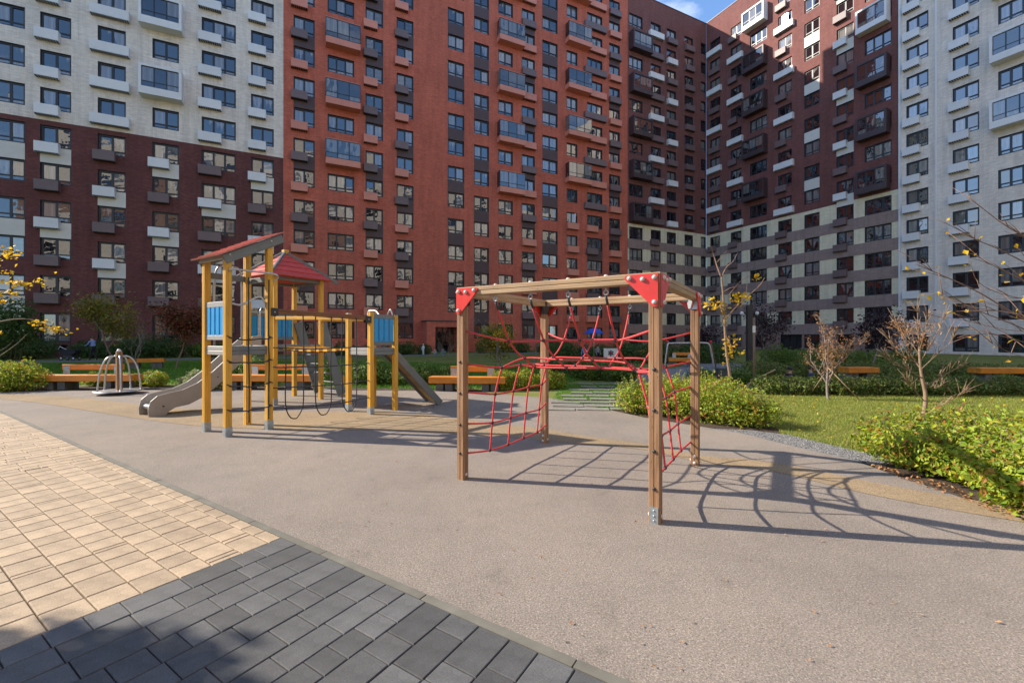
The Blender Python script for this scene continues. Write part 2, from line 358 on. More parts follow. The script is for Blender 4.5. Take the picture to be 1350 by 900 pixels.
M['paver_grey'] = paver('paver_grey', (0.080, 0.080, 0.079), 0.30)
M['paver_beige'] = paver('paver_beige', (0.335, 0.250, 0.162), 0.15)
M['joint'] = ground_mat('paver_joint_sand', (0.085, 0.080, 0.045), (0.13, 0.115, 0.075), (0.20, 0.175, 0.12), 3.0, 60)

M['leaf_hedge'] = leafmat('leaf_yellow_green', [(0.11, 0.20, 0.020), (0.24, 0.35, 0.028), (0.40, 0.50, 0.040), (0.14, 0.23, 0.024), (0.52, 0.52, 0.045), (0.19, 0.28, 0.026), (0.40, 0.16, 0.04), (0.28, 0.38, 0.026)], 0.42)
M['leaf_dark'] = leafmat('leaf_dark_green', [(0.045, 0.092, 0.020), (0.068, 0.128, 0.026), (0.09, 0.15, 0.032), (0.055, 0.105, 0.026)])
M['leaf_mid'] = leafmat('leaf_mid_green', [(0.065, 0.14, 0.022), (0.11, 0.20, 0.030), (0.16, 0.24, 0.034), (0.085, 0.165, 0.028), (0.22, 0.22, 0.04)])
M['leaf_far'] = leafmat('leaf_hedge_autumn', [(0.085, 0.155, 0.030), (0.13, 0.20, 0.036), (0.20, 0.235, 0.045), (0.095, 0.165, 0.032), (0.30, 0.19, 0.065)])
M['leaf_var'] = leafmat('leaf_variegated', [(0.12, 0.17, 0.04), (0.32, 0.36, 0.16), (0.42, 0.42, 0.26), (0.15, 0.20, 0.05), (0.24, 0.28, 0.10)])
M['leaf_yellow'] = leafmat('leaf_yellow', [(0.62, 0.40, 0.015), (0.78, 0.52, 0.025), (0.68, 0.36, 0.02), (0.55, 0.42, 0.04)], 0.45)
M['leaf_redbush'] = leafmat('leaf_red_brown', [(0.26, 0.045, 0.036), (0.17, 0.045, 0.032), (0.32, 0.09, 0.045), (0.12, 0.10, 0.03), (0.10, 0.09, 0.03)])
M['leaf_plum'] = leafmat('leaf_dark_plum', [(0.030, 0.014, 0.020), (0.045, 0.020, 0.026), (0.022, 0.012, 0.016)])
M['leaf_maple'] = leafmat('leaf_olive', [(0.14, 0.18, 0.022), (0.21, 0.24, 0.028), (0.27, 0.25, 0.03), (0.34, 0.21, 0.025), (0.12, 0.17, 0.025)])
M['leaf_brown'] = leafmat('needle_brown', [(0.42, 0.21, 0.085), (0.30, 0.145, 0.065), (0.48, 0.27, 0.12)], 0.25)
M['grass'] = leafmat('grass_blade', [(0.14, 0.225, 0.030), (0.22, 0.29, 0.042), (0.30, 0.32, 0.060), (0.40, 0.34, 0.11), (0.16, 0.25, 0.034)], 0.45)
M['grass_lush'] = leafmat('grass_blade_lush', [(0.075, 0.20, 0.020), (0.11, 0.26, 0.026), (0.14, 0.28, 0.032)], 0.35)
M['gravel'] = leafmat('gravel_stone', [(0.12, 0.12, 0.12), (0.20, 0.195, 0.19), (0.075, 0.075, 0.075), (0.27, 0.26, 0.25)], 0.0, 0.85)

U = Vector((0.845, -0.535, 0)); V = Vector((0.535, 0.845, 0))     # directions of the play equipment and the paving
ROTU = math.atan2(U.y, U.x)
Z = Vector((0, 0, 1))

# ------------------------------------------------------------------ apartment blocks
CORNER = Vector((30.25, 67.0, 0))
LX = Vector((0.9008, 0.4341, 0)).normalized(); RX = Vector((0.4597, -0.8881, 0)).normalized()
def sL(px):                          # place along the long facade (0 at the inner corner, negative to the left)
    k = (px - CX) / F; return -(30.25 - 67 * k) / (0.9008 - 0.4341 * k)
def sR(px):
    k = (px - CX) / F; return (67 * k - 30.25) / (0.4597 + 0.8881 * k)

_wm = {}
def win_mesh(wd, ht, n, low=True):
    key = (round(wd, 2), round(ht, 2), n, low)
    if key in _wm: return _wm[key]
    b = MB(); fw = 0.135; d0, d1 = -0.05, 0.03; x = wd / 2
    zl = ht * 0.24 if low else 0
    b.box((-x, d0, 0), (x, d1, fw)); b.box((-x, d0, ht - fw), (x, d1, ht))
    b.box((-x, d0, fw), (-x + fw, d1, ht - fw)); b.box((x - fw, d0, fw), (x, d1, ht - fw))
    if low: b.box((-x + fw, d0 + .004, zl - .05), (x - fw, d1, zl + .05))
    for i in range(1, n):
        xx = -x + wd * i / n; b.box((xx - .08, d0 + .008, fw), (xx + .08, d1, ht - fw))
    fm = b.mesh('window_frame', M['frame_dark']); panes = []
    for i in range(n):
        xa = -x + wd * i / n; xb = -x + wd * (i + 1) / n
        p = MB(); c = (xa + xb) / 2; hw = (xb - xa) / 2 - 0.03
        p.quad((-hw, 0, zl + .01), (hw, 0, zl + .01), (hw, 0, ht - .04), (-hw, 0, ht - .04)); panes.append((c, p.mesh('pane', M['glass'])))
    if low:
        p = MB(); hw = x - .04; p.quad((-hw, 0, .04), (hw, 0, .04), (hw, 0, zl - .01), (-hw, 0, zl - .01)); panes.append((0, p.mesh('pane', M['glass'])))
    p = MB(); hw = x - .03; p.quad((-hw, 0, .03), (hw, 0, .03), (hw, 0, ht - .03), (-hw, 0, ht - .03)); one = p.mesh('pane', M['glass'])
    _wm[key] = (fm, panes, one); return _wm[key]

_bx = {}
def box_mesh(wd, ht, dp, mat, slots=True):
    key = (round(wd, 2), round(ht, 2), round(dp, 2), mat, slots)
    if key in _bx: return _bx[key]
    b = MB(); x = wd / 2
    b.box((-x, -dp, 0.05), (x, 0, ht))
    if slots:
        b.box((-x + .04, -dp + .04, 0.012), (x - .04, -.02, 0.048), mi=1)
        n = max(3, int(wd / 0.16))
        for i in range(n + 1):
            xx = -x + .02 + (wd - .04) * i / n; b.box((xx - .018, -dp + .01, -.02), (xx + .018, -.01, 0.010))
    me = b.mesh('air_conditioner_basket', [M[mat], M['slot_dark']]); _bx[key] = me; return me

def add_window(root, xc, zb, wd, ht, n, rich, tilt=None, low=True):
    fm, panes, one = win_mesh(wd, ht, n, low)
    o = inst('window', fm, None, root, Matrix.Translation((xc, 0.19, zb)))
    if rich:
        for c, pm in panes:
            M4 = Matrix.Translation((c, 0.012, 0)) @ Matrix.Rotation(R(random.gauss(0, 0.9)), 4, 'Z') @ Matrix.Rotation(R(random.gauss(0, 0.7)), 4, 'X')
            inst('pane', pm, None, o, M4)
    else:
        inst('pane', one, None, o, Matrix.Translation((0, 0.012, 0)) @ Matrix.Rotation(R(random.gauss(0, 0.9)), 4, 'Z') @ Matrix.Rotation(R(random.gauss(0, 0.7)), 4, 'X'))
    return o

_bay = {}
def add_bay(root, x0, x1, zb, zt, style, mat, dep=0.95):
    wd = x1 - x0; ht = zt - zb; key = (round(wd, 2), round(ht, 2), style, mat, dep)
    if key not in _bay:
        x = wd / 2; lo = 0.62; body = MB(); fr = MB(); gl = []
        if style == 'framed':
            e = 0.2
            body.box((-x, -dep, 0), (x, 0, lo)); body.box((-x, -dep, ht - e), (x, 0, ht))
            body.box((-x, -dep, lo), (-x + e, 0, ht - e)); body.box((x - e, -dep, lo), (x, 0, ht - e))
            gx0, gx1, gz1 = -x + e, x - e, ht - e; sides = False; gy = -dep + .10
        else:
            body.box((-x, -dep, 0), (x, 0, lo)); body.box((-x, -dep, ht - .06), (x, 0, ht))
            body.box((-x + .002, -.06, lo), (-x + .05, -.001, ht - .06)); body.box((x - .05, -.06, lo), (x - .002, -.001, ht - .06)); gx0, gx1, gz1 = -x, x, ht - .06; sides = True; gy = -dep + .03
        f = .045
        n = 3 if wd > 1.7 else 2
        zr = lo + (gz1 - lo) * 0.27
        fr.box((gx0, gy - .03, lo), (gx1, gy + .02, lo + .06)); fr.box((gx0, gy - .03, gz1 - .06), (gx1, gy + .02, gz1))
        fr.box((gx0 + f, gy - .026, zr - .03), (gx1 - f, gy + .016, zr + .03))
        for i in range(n + 1):
            xx = gx0 + (gx1 - gx0) * i / n; a = max(gx0, xx - f); c = min(gx1, xx + f); fr.box((a, gy - .022, lo + .06), (c, gy + .012, gz1 - .06))
        for i in range(n):
            a = gx0 + (gx1 - gx0) * i / n + f; c = gx0 + (gx1 - gx0) * (i + 1) / n - f
            for z0, z1 in ((lo + .06, zr - .03), (zr + .03, gz1 - .06)):
                p = MB(); m0 = (a + c) / 2; hw = (c - a) / 2 + .01; p.quad((-hw, 0, z0 - .01), (hw, 0, z0 - .01), (hw, 0, z1 + .01), (-hw, 0, z1 + .01)); gl.append((Matrix.Translation((m0, gy - .004, 0)), p.mesh('pane', M['glass_bay'])))
        if sides:
            for sx in (-1, 1):
                fr.box((sx * x - .02 - .012 * sx, gy + .02, lo + .01), (sx * x + .02 - .012 * sx, 0, lo + .06)); fr.box((sx * x - .02 - .012 * sx, gy + .02, zr - .03), (sx * x + .02 - .012 * sx, 0, zr + .03))
                p = MB(); p.quad((0, gy + .03, lo + .03), (0, -.01, lo + .03), (0, -.01, gz1), (0, gy + .03, gz1)); gl.append((Matrix.Translation((sx * (x - .012), 0, 0)), p.mesh('pane', M['glass_bay'])))
            # back of the loggia so that one does not look straight into the wall
        _bay[key] = (body.mesh('bay_balcony', M[mat]), fr.mesh('glazing_frame', M['frame_dark']), gl)
    bm, fm, gl = _bay[key]
    o = inst('bay_balcony', bm, None, root, Matrix.Translation(((x0 + x1) / 2, 0, zb)))
    inst('glazing_frame', fm, None, o, Matrix.Identity(4))
    for m4, pm in gl: inst('pane', pm, None, o, m4 @ Matrix.Rotation(R(random.gauss(0, 0.3)), 4, 'Z'))
    return o

def block(name, label, origin, xdir, x0, x1, ztop, zones, cols, rows, depth=14.0, rich=True, wh=1.7, bands=None, door=None, wallmat_names=None):
    """cols: (xa, xb, panes, rule); rows: list of (j, z of the window top); rule(j) -> list of extras or None for no window"""
    ang = math.atan2(xdir.y, xdir.x)
    root = thing(name, label, 'building', origin, ang)
    openings = []
    for (xa, xb, n, rule) in cols:
        for j, zt in rows:
            ex = rule(j)
            if ex is None: continue
            h = wh
            if 'tall' in ex: h = 2.4
            openings.append((xa, xb, max(0.25, zt - h), zt))
            W_ = add_window(root, (xa + xb) / 2, max(0.25, zt - h), xb - xa, zt - max(0.25, zt - h), n, rich)
            zb = zt - h; wd = xb - xa
            for e in ex:
                if e[:3] == 'box':                      # e.g. 'box:white:n' narrow at the left, 'w' wide, 'f' full
                    _, mat, kind = e.split(':')
                    bw = {'n': min(wd * 0.78, 1.75), 'w': wd * 1.40, 'f': wd * 1.04}[kind]
                    xc = {'n': xa - 0.22 + bw / 2, 'w': (xa + xb) / 2 - 0.05, 'f': (xa + xb) / 2}[kind]
                    inst('air_conditioner_basket', box_mesh(bw, 0.84, 0.42, mat), None, root, Matrix.Translation((xc, -0.003, zb - 0.60)))
                elif e[:5] == 'panel':
                    _, mat = e.split(':')
                    key = ('panel', round(wd, 2), mat)
                    if key not in _bx:
                        b = MB(); b.box((-wd / 2, -.025, 0.012), (wd / 2, .05, 3.0 - wh - .012)); _bx[key] = b.mesh('spandrel_panel', M[mat])
                    inst('spandrel_panel', _bx[key], None, root, Matrix.Translation(((xa + xb) / 2, 0, zt - 3.0)))
                elif e[:3] == 'bay':
                    _, style, mat, a, c = e.split(':')
                    add_bay(root, float(a), float(c), zb - 0.62, zt + 0.22, style, mat)
    if door: openings.append(door)
    # wall with real openings
    xs = sorted(set([x0, x1] + [v for o in openings for v in o[:2]])); zs = sorted(set([0.0, ztop] + [v for o in openings for v in o[2:]] + [z for z, _ in zones if 0 < z < ztop]))
    mats = []; walls = {}
    from collections import defaultdict
    hole = set(); xi = {x: i for i, x in enumerate(xs)}; zi = {z: i for i, z in enumerate(zs)}
    for a, b_, c, d in openings:
        for i in range(xi[a], xi[b_]):
            for k in range(zi[c], zi[d]): hole.add((i, k))
    def zone(z):
        for zz, mm in zones:
            if z < zz: return mm
        return zones[-1][1]
    for k in range(len(zs) - 1):
        mm = zone((zs[k] + zs[k + 1]) / 2); b = walls.setdefault(mm, MB())
        i = 0
        while i < len(xs) - 1:
            if (i, k) in hole: i += 1; continue
            e = i
            while e < len(xs) - 1 and (e, k) not in hole: e += 1
            b.quad((xs[i], 0, zs[k]), (xs[e], 0, zs[k]), (xs[e], 0, zs[k + 1]), (xs[i], 0, zs[k + 1])); i = e
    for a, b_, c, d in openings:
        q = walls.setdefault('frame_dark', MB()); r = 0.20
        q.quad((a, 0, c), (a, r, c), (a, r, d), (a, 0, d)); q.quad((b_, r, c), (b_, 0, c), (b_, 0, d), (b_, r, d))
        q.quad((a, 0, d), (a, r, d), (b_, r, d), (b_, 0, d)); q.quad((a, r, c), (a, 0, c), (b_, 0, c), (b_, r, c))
    zlo = 0.0
    for mm, b in walls.items():
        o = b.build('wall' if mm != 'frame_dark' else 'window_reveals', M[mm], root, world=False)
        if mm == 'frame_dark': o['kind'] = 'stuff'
    s = MB()
    s.quad((x0, depth, 0), (x0, 0, 0), (x0, 0, ztop), (x0, depth, ztop)); s.quad((x1, 0, 0), (x1, depth, 0), (x1, depth, ztop), (x1, 0, ztop))
    s.quad((x1, depth, 0), (x0, depth, 0), (x0, depth, ztop), (x1, depth, ztop))
    s.build('side_wall', M[zones[-1][1]], root, world=False)
    p = MB(); p.box((x0 - .02, -.06, ztop), (x1 + .02, .30, ztop + .10)); p.build('parapet_coping', M['metal_dark'], root, world=False)
    rf = MB(); rf.quad((x0, .30, ztop - .02), (x1, .30, ztop - .02), (x1, depth, ztop - .02), (x0, depth, ztop - .02)); rf.build('roof', M['roof'], root, world=False)
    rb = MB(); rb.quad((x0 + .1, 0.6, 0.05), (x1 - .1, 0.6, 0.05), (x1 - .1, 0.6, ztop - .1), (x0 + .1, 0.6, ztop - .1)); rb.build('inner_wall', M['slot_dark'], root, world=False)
    if bands:
        for z0, z1 in bands:
            segs = [(x0 + .002, x1 - .002)]
            if door and z0 < door[3]: segs = [(x0 + .002, door[0]), (door[1], x1 - .002)]
            for a, c in segs:
                q = MB(); q.box((a, -.055, z0), (c, -.004, z1)); q.build('facade_band', M['band_brown'], root, world=False)
    return root

def alt(j, even, odd): return even if j % 2 == 0 else odd
# --- white and maroon block
def r_c0(j): return ['panel:panel_cream'] if (j < 6 and j % 2 == 1) else []
def r_c1(j):
    if j >= 6: return ['box:metal_white:n']
    if j in (5, 3): return ['panel:panel_cream', 'box:metal_white:n']
    return ['box:metal_brown:n'] if j > 0 else ['tall']
def r_c2(j):
    if j >= 6: return ['box:metal_white:w']
    if j in (4, 2): return ['panel:panel_cream', 'box:metal_white:n']
    return ['box:metal_brown:n'] if j > 0 else ['tall']
xb0, xb1 = sL(187), sL(243)
def r_c3(j):
    if j >= 6: return ['bay:framed:metal_white:%.3f:%.3f' % (xb0, xb1)] if j % 2 == 1 else []
    if j in (5, 3): return ['panel:panel_cream', 'box:metal_white:n']
    return ['box:metal_brown:n'] if j > 0 else ['tall']
def r_c4(j):
    if j >= 6: return ['box:metal_white:n']
    if j in (4, 2): return ['panel:panel_cream', 'box:metal_white:n']
    return ['box:metal_brown:n'] if j > 0 else []
def r_c5(j):
    if j >= 6: return ['box:metal_white:n']
    if j in (5, 3, 1): return ['panel:panel_cream', 'box:metal_white:n']
    return ['box:metal_brown:n'] if j > 0 else []
XE = sL(373.6)
cW = [(sL(53) - 17.5, sL(94) - 17.5, 2, r_c1), (sL(53) - 10.2, sL(94) - 10.2, 2, r_c1), (sL(-28), sL(33), 3, r_c0), (sL(53), sL(94), 2, r_c1), (sL(129), sL(166), 2, r_c2), (sL(201), sL(236), 2, r_c3), (sL(266), sL(311), 3, r_c4), (sL(331), sL(361), 2, r_c5)]
block('apartment_building', 'tall apartment block, white brick above maroon brick, with white balcony bays', CORNER, LX, -99.2, XE - .002, 50.4,
      [(19.0, 'brick_maroon'), (99, 'brick_white')], cW, [(j, 3.6 + 3 * j) for j in range(0, 16)])
# --- red block
def bay2(px0, px1, style, mat): return 'bay:%s:%s:%.3f:%.3f' % (style, mat, sL(px0), sL(px1))
def rr1(j): return alt(j, ['panel:panel_dark', 'box:metal_brown:n'], ['box:metal_red:n']) if j > 0 else []
def rr2(j): return [bay2(429, 474, 'glazed', 'metal_red')] if (j >= 6 and j % 2 == 0) else []
def rr4(j): return alt(j, ['box:metal_red:n'], ['panel:panel_dark', 'box:metal_brown:n']) if j > 0 else []
def rr5(j): return alt(j, ['panel:panel_dark'], []) if j > 0 else []
def rr6(j): return alt(j, [], ['panel:panel_dark']) if j > 0 else []
def rr7(j): return [bay2(655, 688, 'glazed', 'metal_red')] if (j >= 6 and j % 2 == 0) else []
def rr8(j): return alt(j, ['box:metal_red:f'], ['panel:panel_dark', 'box:metal_brown:f']) if j > 0 else []
def rr10(j):
    if j >= 7 and j % 2 == 1: return [bay2(745, 775, 'glazed', 'metal_red')]
    return ['box:metal_red:f'] if 0 < j < 6 else []
def rr11(j): return (alt(j, ['box:metal_brown:w'], ['box:metal_red:w']) if j > 5 else alt(j, ['panel:panel_dark', 'box:metal_brown:n'], ['box:metal_red:n'])) if j > 0 else []
def rr12(j): return alt(j, ['box:metal_red:f'], ['panel:panel_dark', 'box:metal_brown:f']) if j > 0 else []
XD = sL(827.5)
cR = [(sL(387), sL(415), 2, rr1), (sL(432), sL(467), 3, rr2), (sL(482), sL(505), 2, rr1), (sL(523), sL(545), 2, rr4), (sL(590.5), sL(612), 2, rr5), (sL(625), sL(644.5), 2, rr6),
      (sL(657), sL(676), 2, rr7), (sL(688), sL(705), 2, rr8), (sL(715), sL(735), 2, rr5), (sL(747), sL(761), 2, rr10), (sL(774), sL(794), 3, rr11), (sL(803), sL(817), 2, rr12)]
XS = sL(739)
doorR = (sL(569), sL(586), 0.0, 2.75)
cR1 = [(a, b, n, (lambda f: (lambda j: None if (j == 0 and False) else f(j)))(f)) for a, b, n, f in cR if a < XS]
redL = block('apartment_building', 'tall red brick apartment block with glazed red balcony bays and dark spandrels', CORNER, LX, XE + .002, XS - .002, 50.4,
      [(99, 'brick_red')], cR1, [(j, 3.2 + 3 * j) for j in range(0, 16)])
redR = block('apartment_building', 'narrow red brick block beside the dark brick block, wide air conditioner boxes under its windows', CORNER, LX, XS + .002, XD - .002, 50.4,
      [(99, 'brick_red')], [c for c in cR if c[0] > XS], [(j, 2.95 + 3 * j) for j in range(0, 16)], rich=False)
# unseen stepped slabs added above the picture to shade the white block opposite
for a, c, z in ((XS - 3.2, XS, 57.7), (XS - 7.0, XS - 3.2, 61.0), (XS - 12.0, XS - 7.0, 65.5), (XS - 20.0, XS - 12.0, 71.0), (XE + .002, XS - 20.0, 79.0)):
    pm = MB(); pm.box((a + .002, .31, 50.52), (c - .002, 3.0, z)); pm.build('shade_slab', M['brick_red'], redL, world=False)
# entrance portal of the red block
pm = MB(); xa, xb = sL(556), sL(606); pm.box((xa, -2.2, 0), (sL(567), -.003, 3.35)); pm.box((sL(567), -2.2, 2.75), (sL(597), -.003, 3.35)); pm.box((sL(597), -2.2, 0), (xb, -.003, 3.35))
po = pm.build('entrance_portal', M['brick_red'], redL, world=False)
pm = MB(); pm.box((xa - .1, -2.3, 3.352), (xb + .1, -.003, 3.46)); pm.build('portal_coping', M['metal_dark'], po, world=False)
pm = MB(); pm.box((sL(567) + .01, -.35, 0.05), (sL(597) - .01, -.25, 2.72)); pm.build('entrance_glazing', M['glass'], po, world=False)
pm = MB()
for q in np.linspace(sL(567) + .05, sL(597) - .05, 5): pm.box((q - .05, -.40, .05), (q + .05, -.352, 2.7))
pm.build('door_frame', M['frame_dark'], po, world=False)
# --- dark block of the long side
def rd1(j): return ['bay:framed:metal_dark:%.3f:%.3f' % (sL(829.5), sL(855))] if (j >= 6 and j % 2 == 0) else []
def rd2(j): return alt(j, ['box:metal_brown:w'], ['box:metal_white:w']) if j >= 6 else ['box:metal_brown:n']
def rd3(j): return alt(j, ['box:metal_white:f'], ['box:metal_brown:f']) if j >= 6 else []
def rd4(j): return ['box:metal_brown:f'] if j >= 6 else []
def rd5(j): return []
cD = [(sL(829.5), sL(847), 3, rd1), (sL(858), sL(871), 2, rd2), (sL(879), sL(891), 2, rd3), (sL(902.5), sL(913.5), 2, rd4), (sL(924), sL(930.5), 1, rd5)]
rowsD = [(j, 2.2 + 3 * j) for j in range(0, 16)]
bandsD = [(2.2 + 3 * j + .02, 2.2 + 3 * j + 1.28) for j in range(0, 5)]
block('apartment_building', 'dark plum brick block on a cream and brown striped base, left of the inner corner', CORNER, LX, XD + .002, -.01, 50.4,
      [(2.25, 'taupe'), (17.62, 'cream'), (99, 'brick_plum')], cD, rowsD, rich=False, bands=bandsD)
# --- right wing
def re1(j): return alt(j, ['box:metal_brown:f'], ['box:metal_white:w']) if j >= 6 else ['box:metal_brown:n']
def re2(j): return alt(j, ['box:metal_white:w'], ['box:metal_brown:n']) if j >= 6 else ['box:metal_brown:n']
def re3(j):
    if j >= 7 and j % 2 == 1: return ['bay:framed:%s:%.3f:%.3f' % ('metal_white' if j >= 15 else 'metal_dark', sR(983), sR(1012))]
    return []
def re4(j): return alt(j, ['box:metal_white:w'], ['box:metal_brown:n']) if j >= 6 else ['box:metal_brown:n']
def re5(j): return alt(j, [], ['panel:panel_cream']) if j >= 6 else []
def re6(j): return alt(j, ['panel:panel_cream', 'box:metal_white:n'], ['box:metal_brown:n']) if j >= 6 else ['box:metal_brown:n']
def re7(j):
    if j >= 6 and j % 2 == 0: return ['bay:framed:%s:%.3f:%.3f' % ('metal_white' if j >= 12 else 'metal_dark', sR(1133), sR(1174))]
    return []
XW = sR(1184.5)
dR_ = (sR(1030), sR(1058), 0.0, 2.0)
def nodoor(f): return lambda j: None if j == 0 else f(j)
cE = [(sR(936.5), sR(949.5), 2, re1), (sR(963.5), sR(977.5), 2, re2), (sR(989), sR(1011), 3, re3), (sR(1026), sR(1044), 2, nodoor(re4)), (sR(1060.5), sR(1080.5), 2, re5), (sR(1103), sR(1125.5), 2, re6), (sR(1140), sR(1175.5), 3, re7)]
rowsE = [(j, 2.0 + 3 * j) for j in range(0, 16)]
dR_ = (sR(1029), sR(1057), 0.0, 2.0)
plumR = block('apartment_building', 'dark plum brick wing on a cream and brown striped base, its top floors in sunlight', CORNER, RX, .01, XW - .002, 50.4,
      [(2.05, 'taupe'), (17.42, 'cream'), (99, 'brick_plum')], cE, rowsE, rich=False, bands=[(2.0 + 3 * j + .02, 2.0 + 3 * j + 1.28) for j in range(0, 5)], door=dR_)
pm = MB()
for q in np.linspace(dR_[0] + .1, dR_[1] - .1, 4): pm.box((q - .05, .30, .05), (q + .05, .36, 1.98))
pm.build('door_frame', M['frame_dark'], plumR, world=False)
def rw1(j): return ['box:metal_white:n'] if j > 0 else []
def rw3(j): return ['bay:framed:metal_white:%.3f:%.3f' % (sR(1309), sR(1372))] if (j >= 7 and j % 2 == 1) else []
def rw4(j): return ['box:metal_white:n'] if j > 0 else []
cWr = [(sR(1195), sR(1224), 2, rw1), (sR(1256), sR(1291), 2, rw1), (sR(1316), sR(1366), 3, rw3), (sR(1400), sR(1450), 2, rw4)]
whiteR = block('apartment_building', 'pale white brick apartment block with white boxes under every window', CORNER, RX, XW + .002, 44, 50.4,
      [(99, 'brick_white')], cWr, [(j, 1.9 + 3 * j) for j in range(0, 16)])
pm = MB(); pm.box((sR(1233), -.10, 0.02), (sR(1235.5), -.004, 50.3)); pm.build('pilaster', M['metal_white'], whiteR, world=False)
pm = MB(); pm.box((sR(1185), -.12, 0.02), (sR(1188), -.004, 50.3)); pm.build('pilaster', M['metal_white'], whiteR, world=False)

# low block closing the left side of the courtyard, outside the picture
block('apartment_building', 'lower maroon block closing the courtyard on the far left, outside the picture', Vector((-84, 0, 0)), Vector((0, 1, 0)), -34, 22, 34.0,
      [(99, 'brick_maroon')], [(-32 + 4.5 * i, -30 + 4.5 * i, 2, (lambda j: [])) for i in range(12)], [(j, 3.2 + 3 * j) for j in range(0, 11)], rich=False)
# extra pane added and tilted on the top floor to glint at the viewer
gp = AT(1035, 26, CORNER.y + RX.y * sR(1035)); tocam = (Vector((0, 0, EYE)) - gp).normalized(); nrm = (tocam - SUN_DIR).normalized()
b = MB(); b.quad((-.42, 0, -.6), (.42, 0, -.6), (.42, 0, .6), (-.42, 0, .6))
gm = b.mesh('glint_pane', M['glass_sun']); loc = Matrix.Translation(CORNER) @ Matrix.Rotation(math.atan2(RX.y, RX.x), 4, 'Z')
y_ax = -nrm; x_ax = y_ax.cross(Vector((0, 0, 1))).normalized(); z_ax = x_ax.cross(y_ax)
Mg = Matrix(((x_ax.x, y_ax.x, z_ax.x, gp.x), (x_ax.y, y_ax.y, z_ax.y, gp.y), (x_ax.z, y_ax.z, z_ax.z, gp.z), (0, 0, 0, 1)))
gpl = loc.inverted() @ Mg; gpl.translation.y = -0.06
inst('glint_pane', gm, None, plumR, gpl)

# block across the courtyard, behind the viewer (seen only as reflections and bounced light)
OB = Vector((10.5, -22, 0))
def ro(j): return ['box:metal_white:n']
for lab, xa_, xb_, zn in (('pale white brick block across the courtyard behind the viewer', -72, -8.5, [(9, 'brick_maroon'), (99, 'brick_white')]), ('salmon brick block across the courtyard behind the viewer', -8.4, 48, [(9, 'taupe'), (24, 'brick_white'), (33, 'brick_salmon'), (99, 'brick_white')])):
    nC = int((xb_ - xa_) / 4.4); co_ = [(xa_ + 1.3 + 4.4 * i, xa_ + 3.3 + 4.4 * i + (.9 if i % 3 == 1 else 0), 2, (lambda j: [])) for i in range(nC)]
    block('apartment_building', lab, OB, -LX, xa_, xb_, 46.0, zn, co_, [(j, 3.2 + 3.3 * j) for j in range(0, 13)], rich=False, wh=1.9)

# ------------------------------------------------------------------ ground
def sheet(name, pts, z, mat, kind='structure', parent=None):
    b = MB(); b.add([(p[0], p[1], z) for p in pts], [tuple(range(len(pts)))])
    o = b.build(name, mat, parent)
    if parent is None: o['kind'] = kind
    bm = bmesh.new(); bm.from_mesh(o.data); bmesh.ops.triangulate(bm, faces=bm.faces[:]); bm.normal_update()
    for f in bm.faces:
        if f.normal.z < 0: f.normal_flip()
    bm.to_mesh(o.data); bm.free(); return o
b = MB(); b.quad((-600, -600, 0), (600, -600, 0), (600, 600, 0), (-600, 600, 0)); g = b.build('ground', M['lawn']); g['kind'] = 'structure'

K0 = Vector((-1.74, 3.385, 0))                   # a point on the kerb between paving and rubber
def UV(a, b): return K0 + U * a + V * b          # a along the kerb (towards the viewer), b away from the paving
edge = [UV(7.0, 0.05), G(1350, 690) + Vector((.55, -2.6, 0)), G(1350, 690), G(1262, 655), G(1182, 628), G(1120, 606), G(1050, 590), G(975, 571), G(905, 560), G(850, 551), G(800, 540), G(734, 526), G(650, 519), G(560, 515.5), G(400, 514.5), G(200, 514.5), G(60, 516), G(0, 517.5), G(-60, 519), UV(-15.5, 0.05)]
TH = 0.004
rub = sheet('rubber_surface', [UV(7.0, 0.032)] + edge[1:-1] + [UV(-15.5, 0.032)], 0.012, M['rubber'])
up = [(-60, 517), (0, 519.5), (60, 522), (110, 525), (160, 531), (200, 535), (260, 541), (340, 544), (450, 543.5), (540, 546), (600, 552), (660, 560), (723, 567), (780, 577), (850, 586), (926, 602), (1000, 608), (1080, 622), (1150, 637), (1250, 655), (1350, 672), (1500, 694)]
lo = [(-60, 521), (0, 526), (60, 533), (110, 541), (160, 549), (200, 555), (260, 562), (340, 566), (450, 567.5), (540, 569), (600, 572.5), (660, 576), (723, 582), (780, 587), (850, 594), (926, 611), (1000, 619), (1080, 637), (1150, 654), (1250, 673), (1350, 690), (1500, 712)]
def smooth_line(ps, k=4):
    P = [Vector((*p, 0)) for p in ps]; o = []
    for i in range(len(P) - 1):
        p0 = P[max(i-1, 0)]; p1 = P[i]; p2 = P[i+1]; p3 = P[min(i+2, len(P)-1)]
        for s in range(k):
            t = s / k; o.append(0.5 * ((2*p1) + (p2-p0)*t + (2*p0-5*p1+4*p2-p3)*t*t + (3*p1-p0-3*p2+p3)*t**3))
    o.append(P[-1]); return [(q.x, q.y) for q in o]
ups, los = smooth_line(up), smooth_line(lo)
b = MB()
for i in range(len(ups) - 1):
    q = [G(*ups[i]), G(*los[i]), G(*los[i+1]), G(*ups[i+1])]
    for p in q: p.z = 0.016
    b.quad(*q)
b.build('ochre_rubber_band', M['rubber_ochre'], rub)
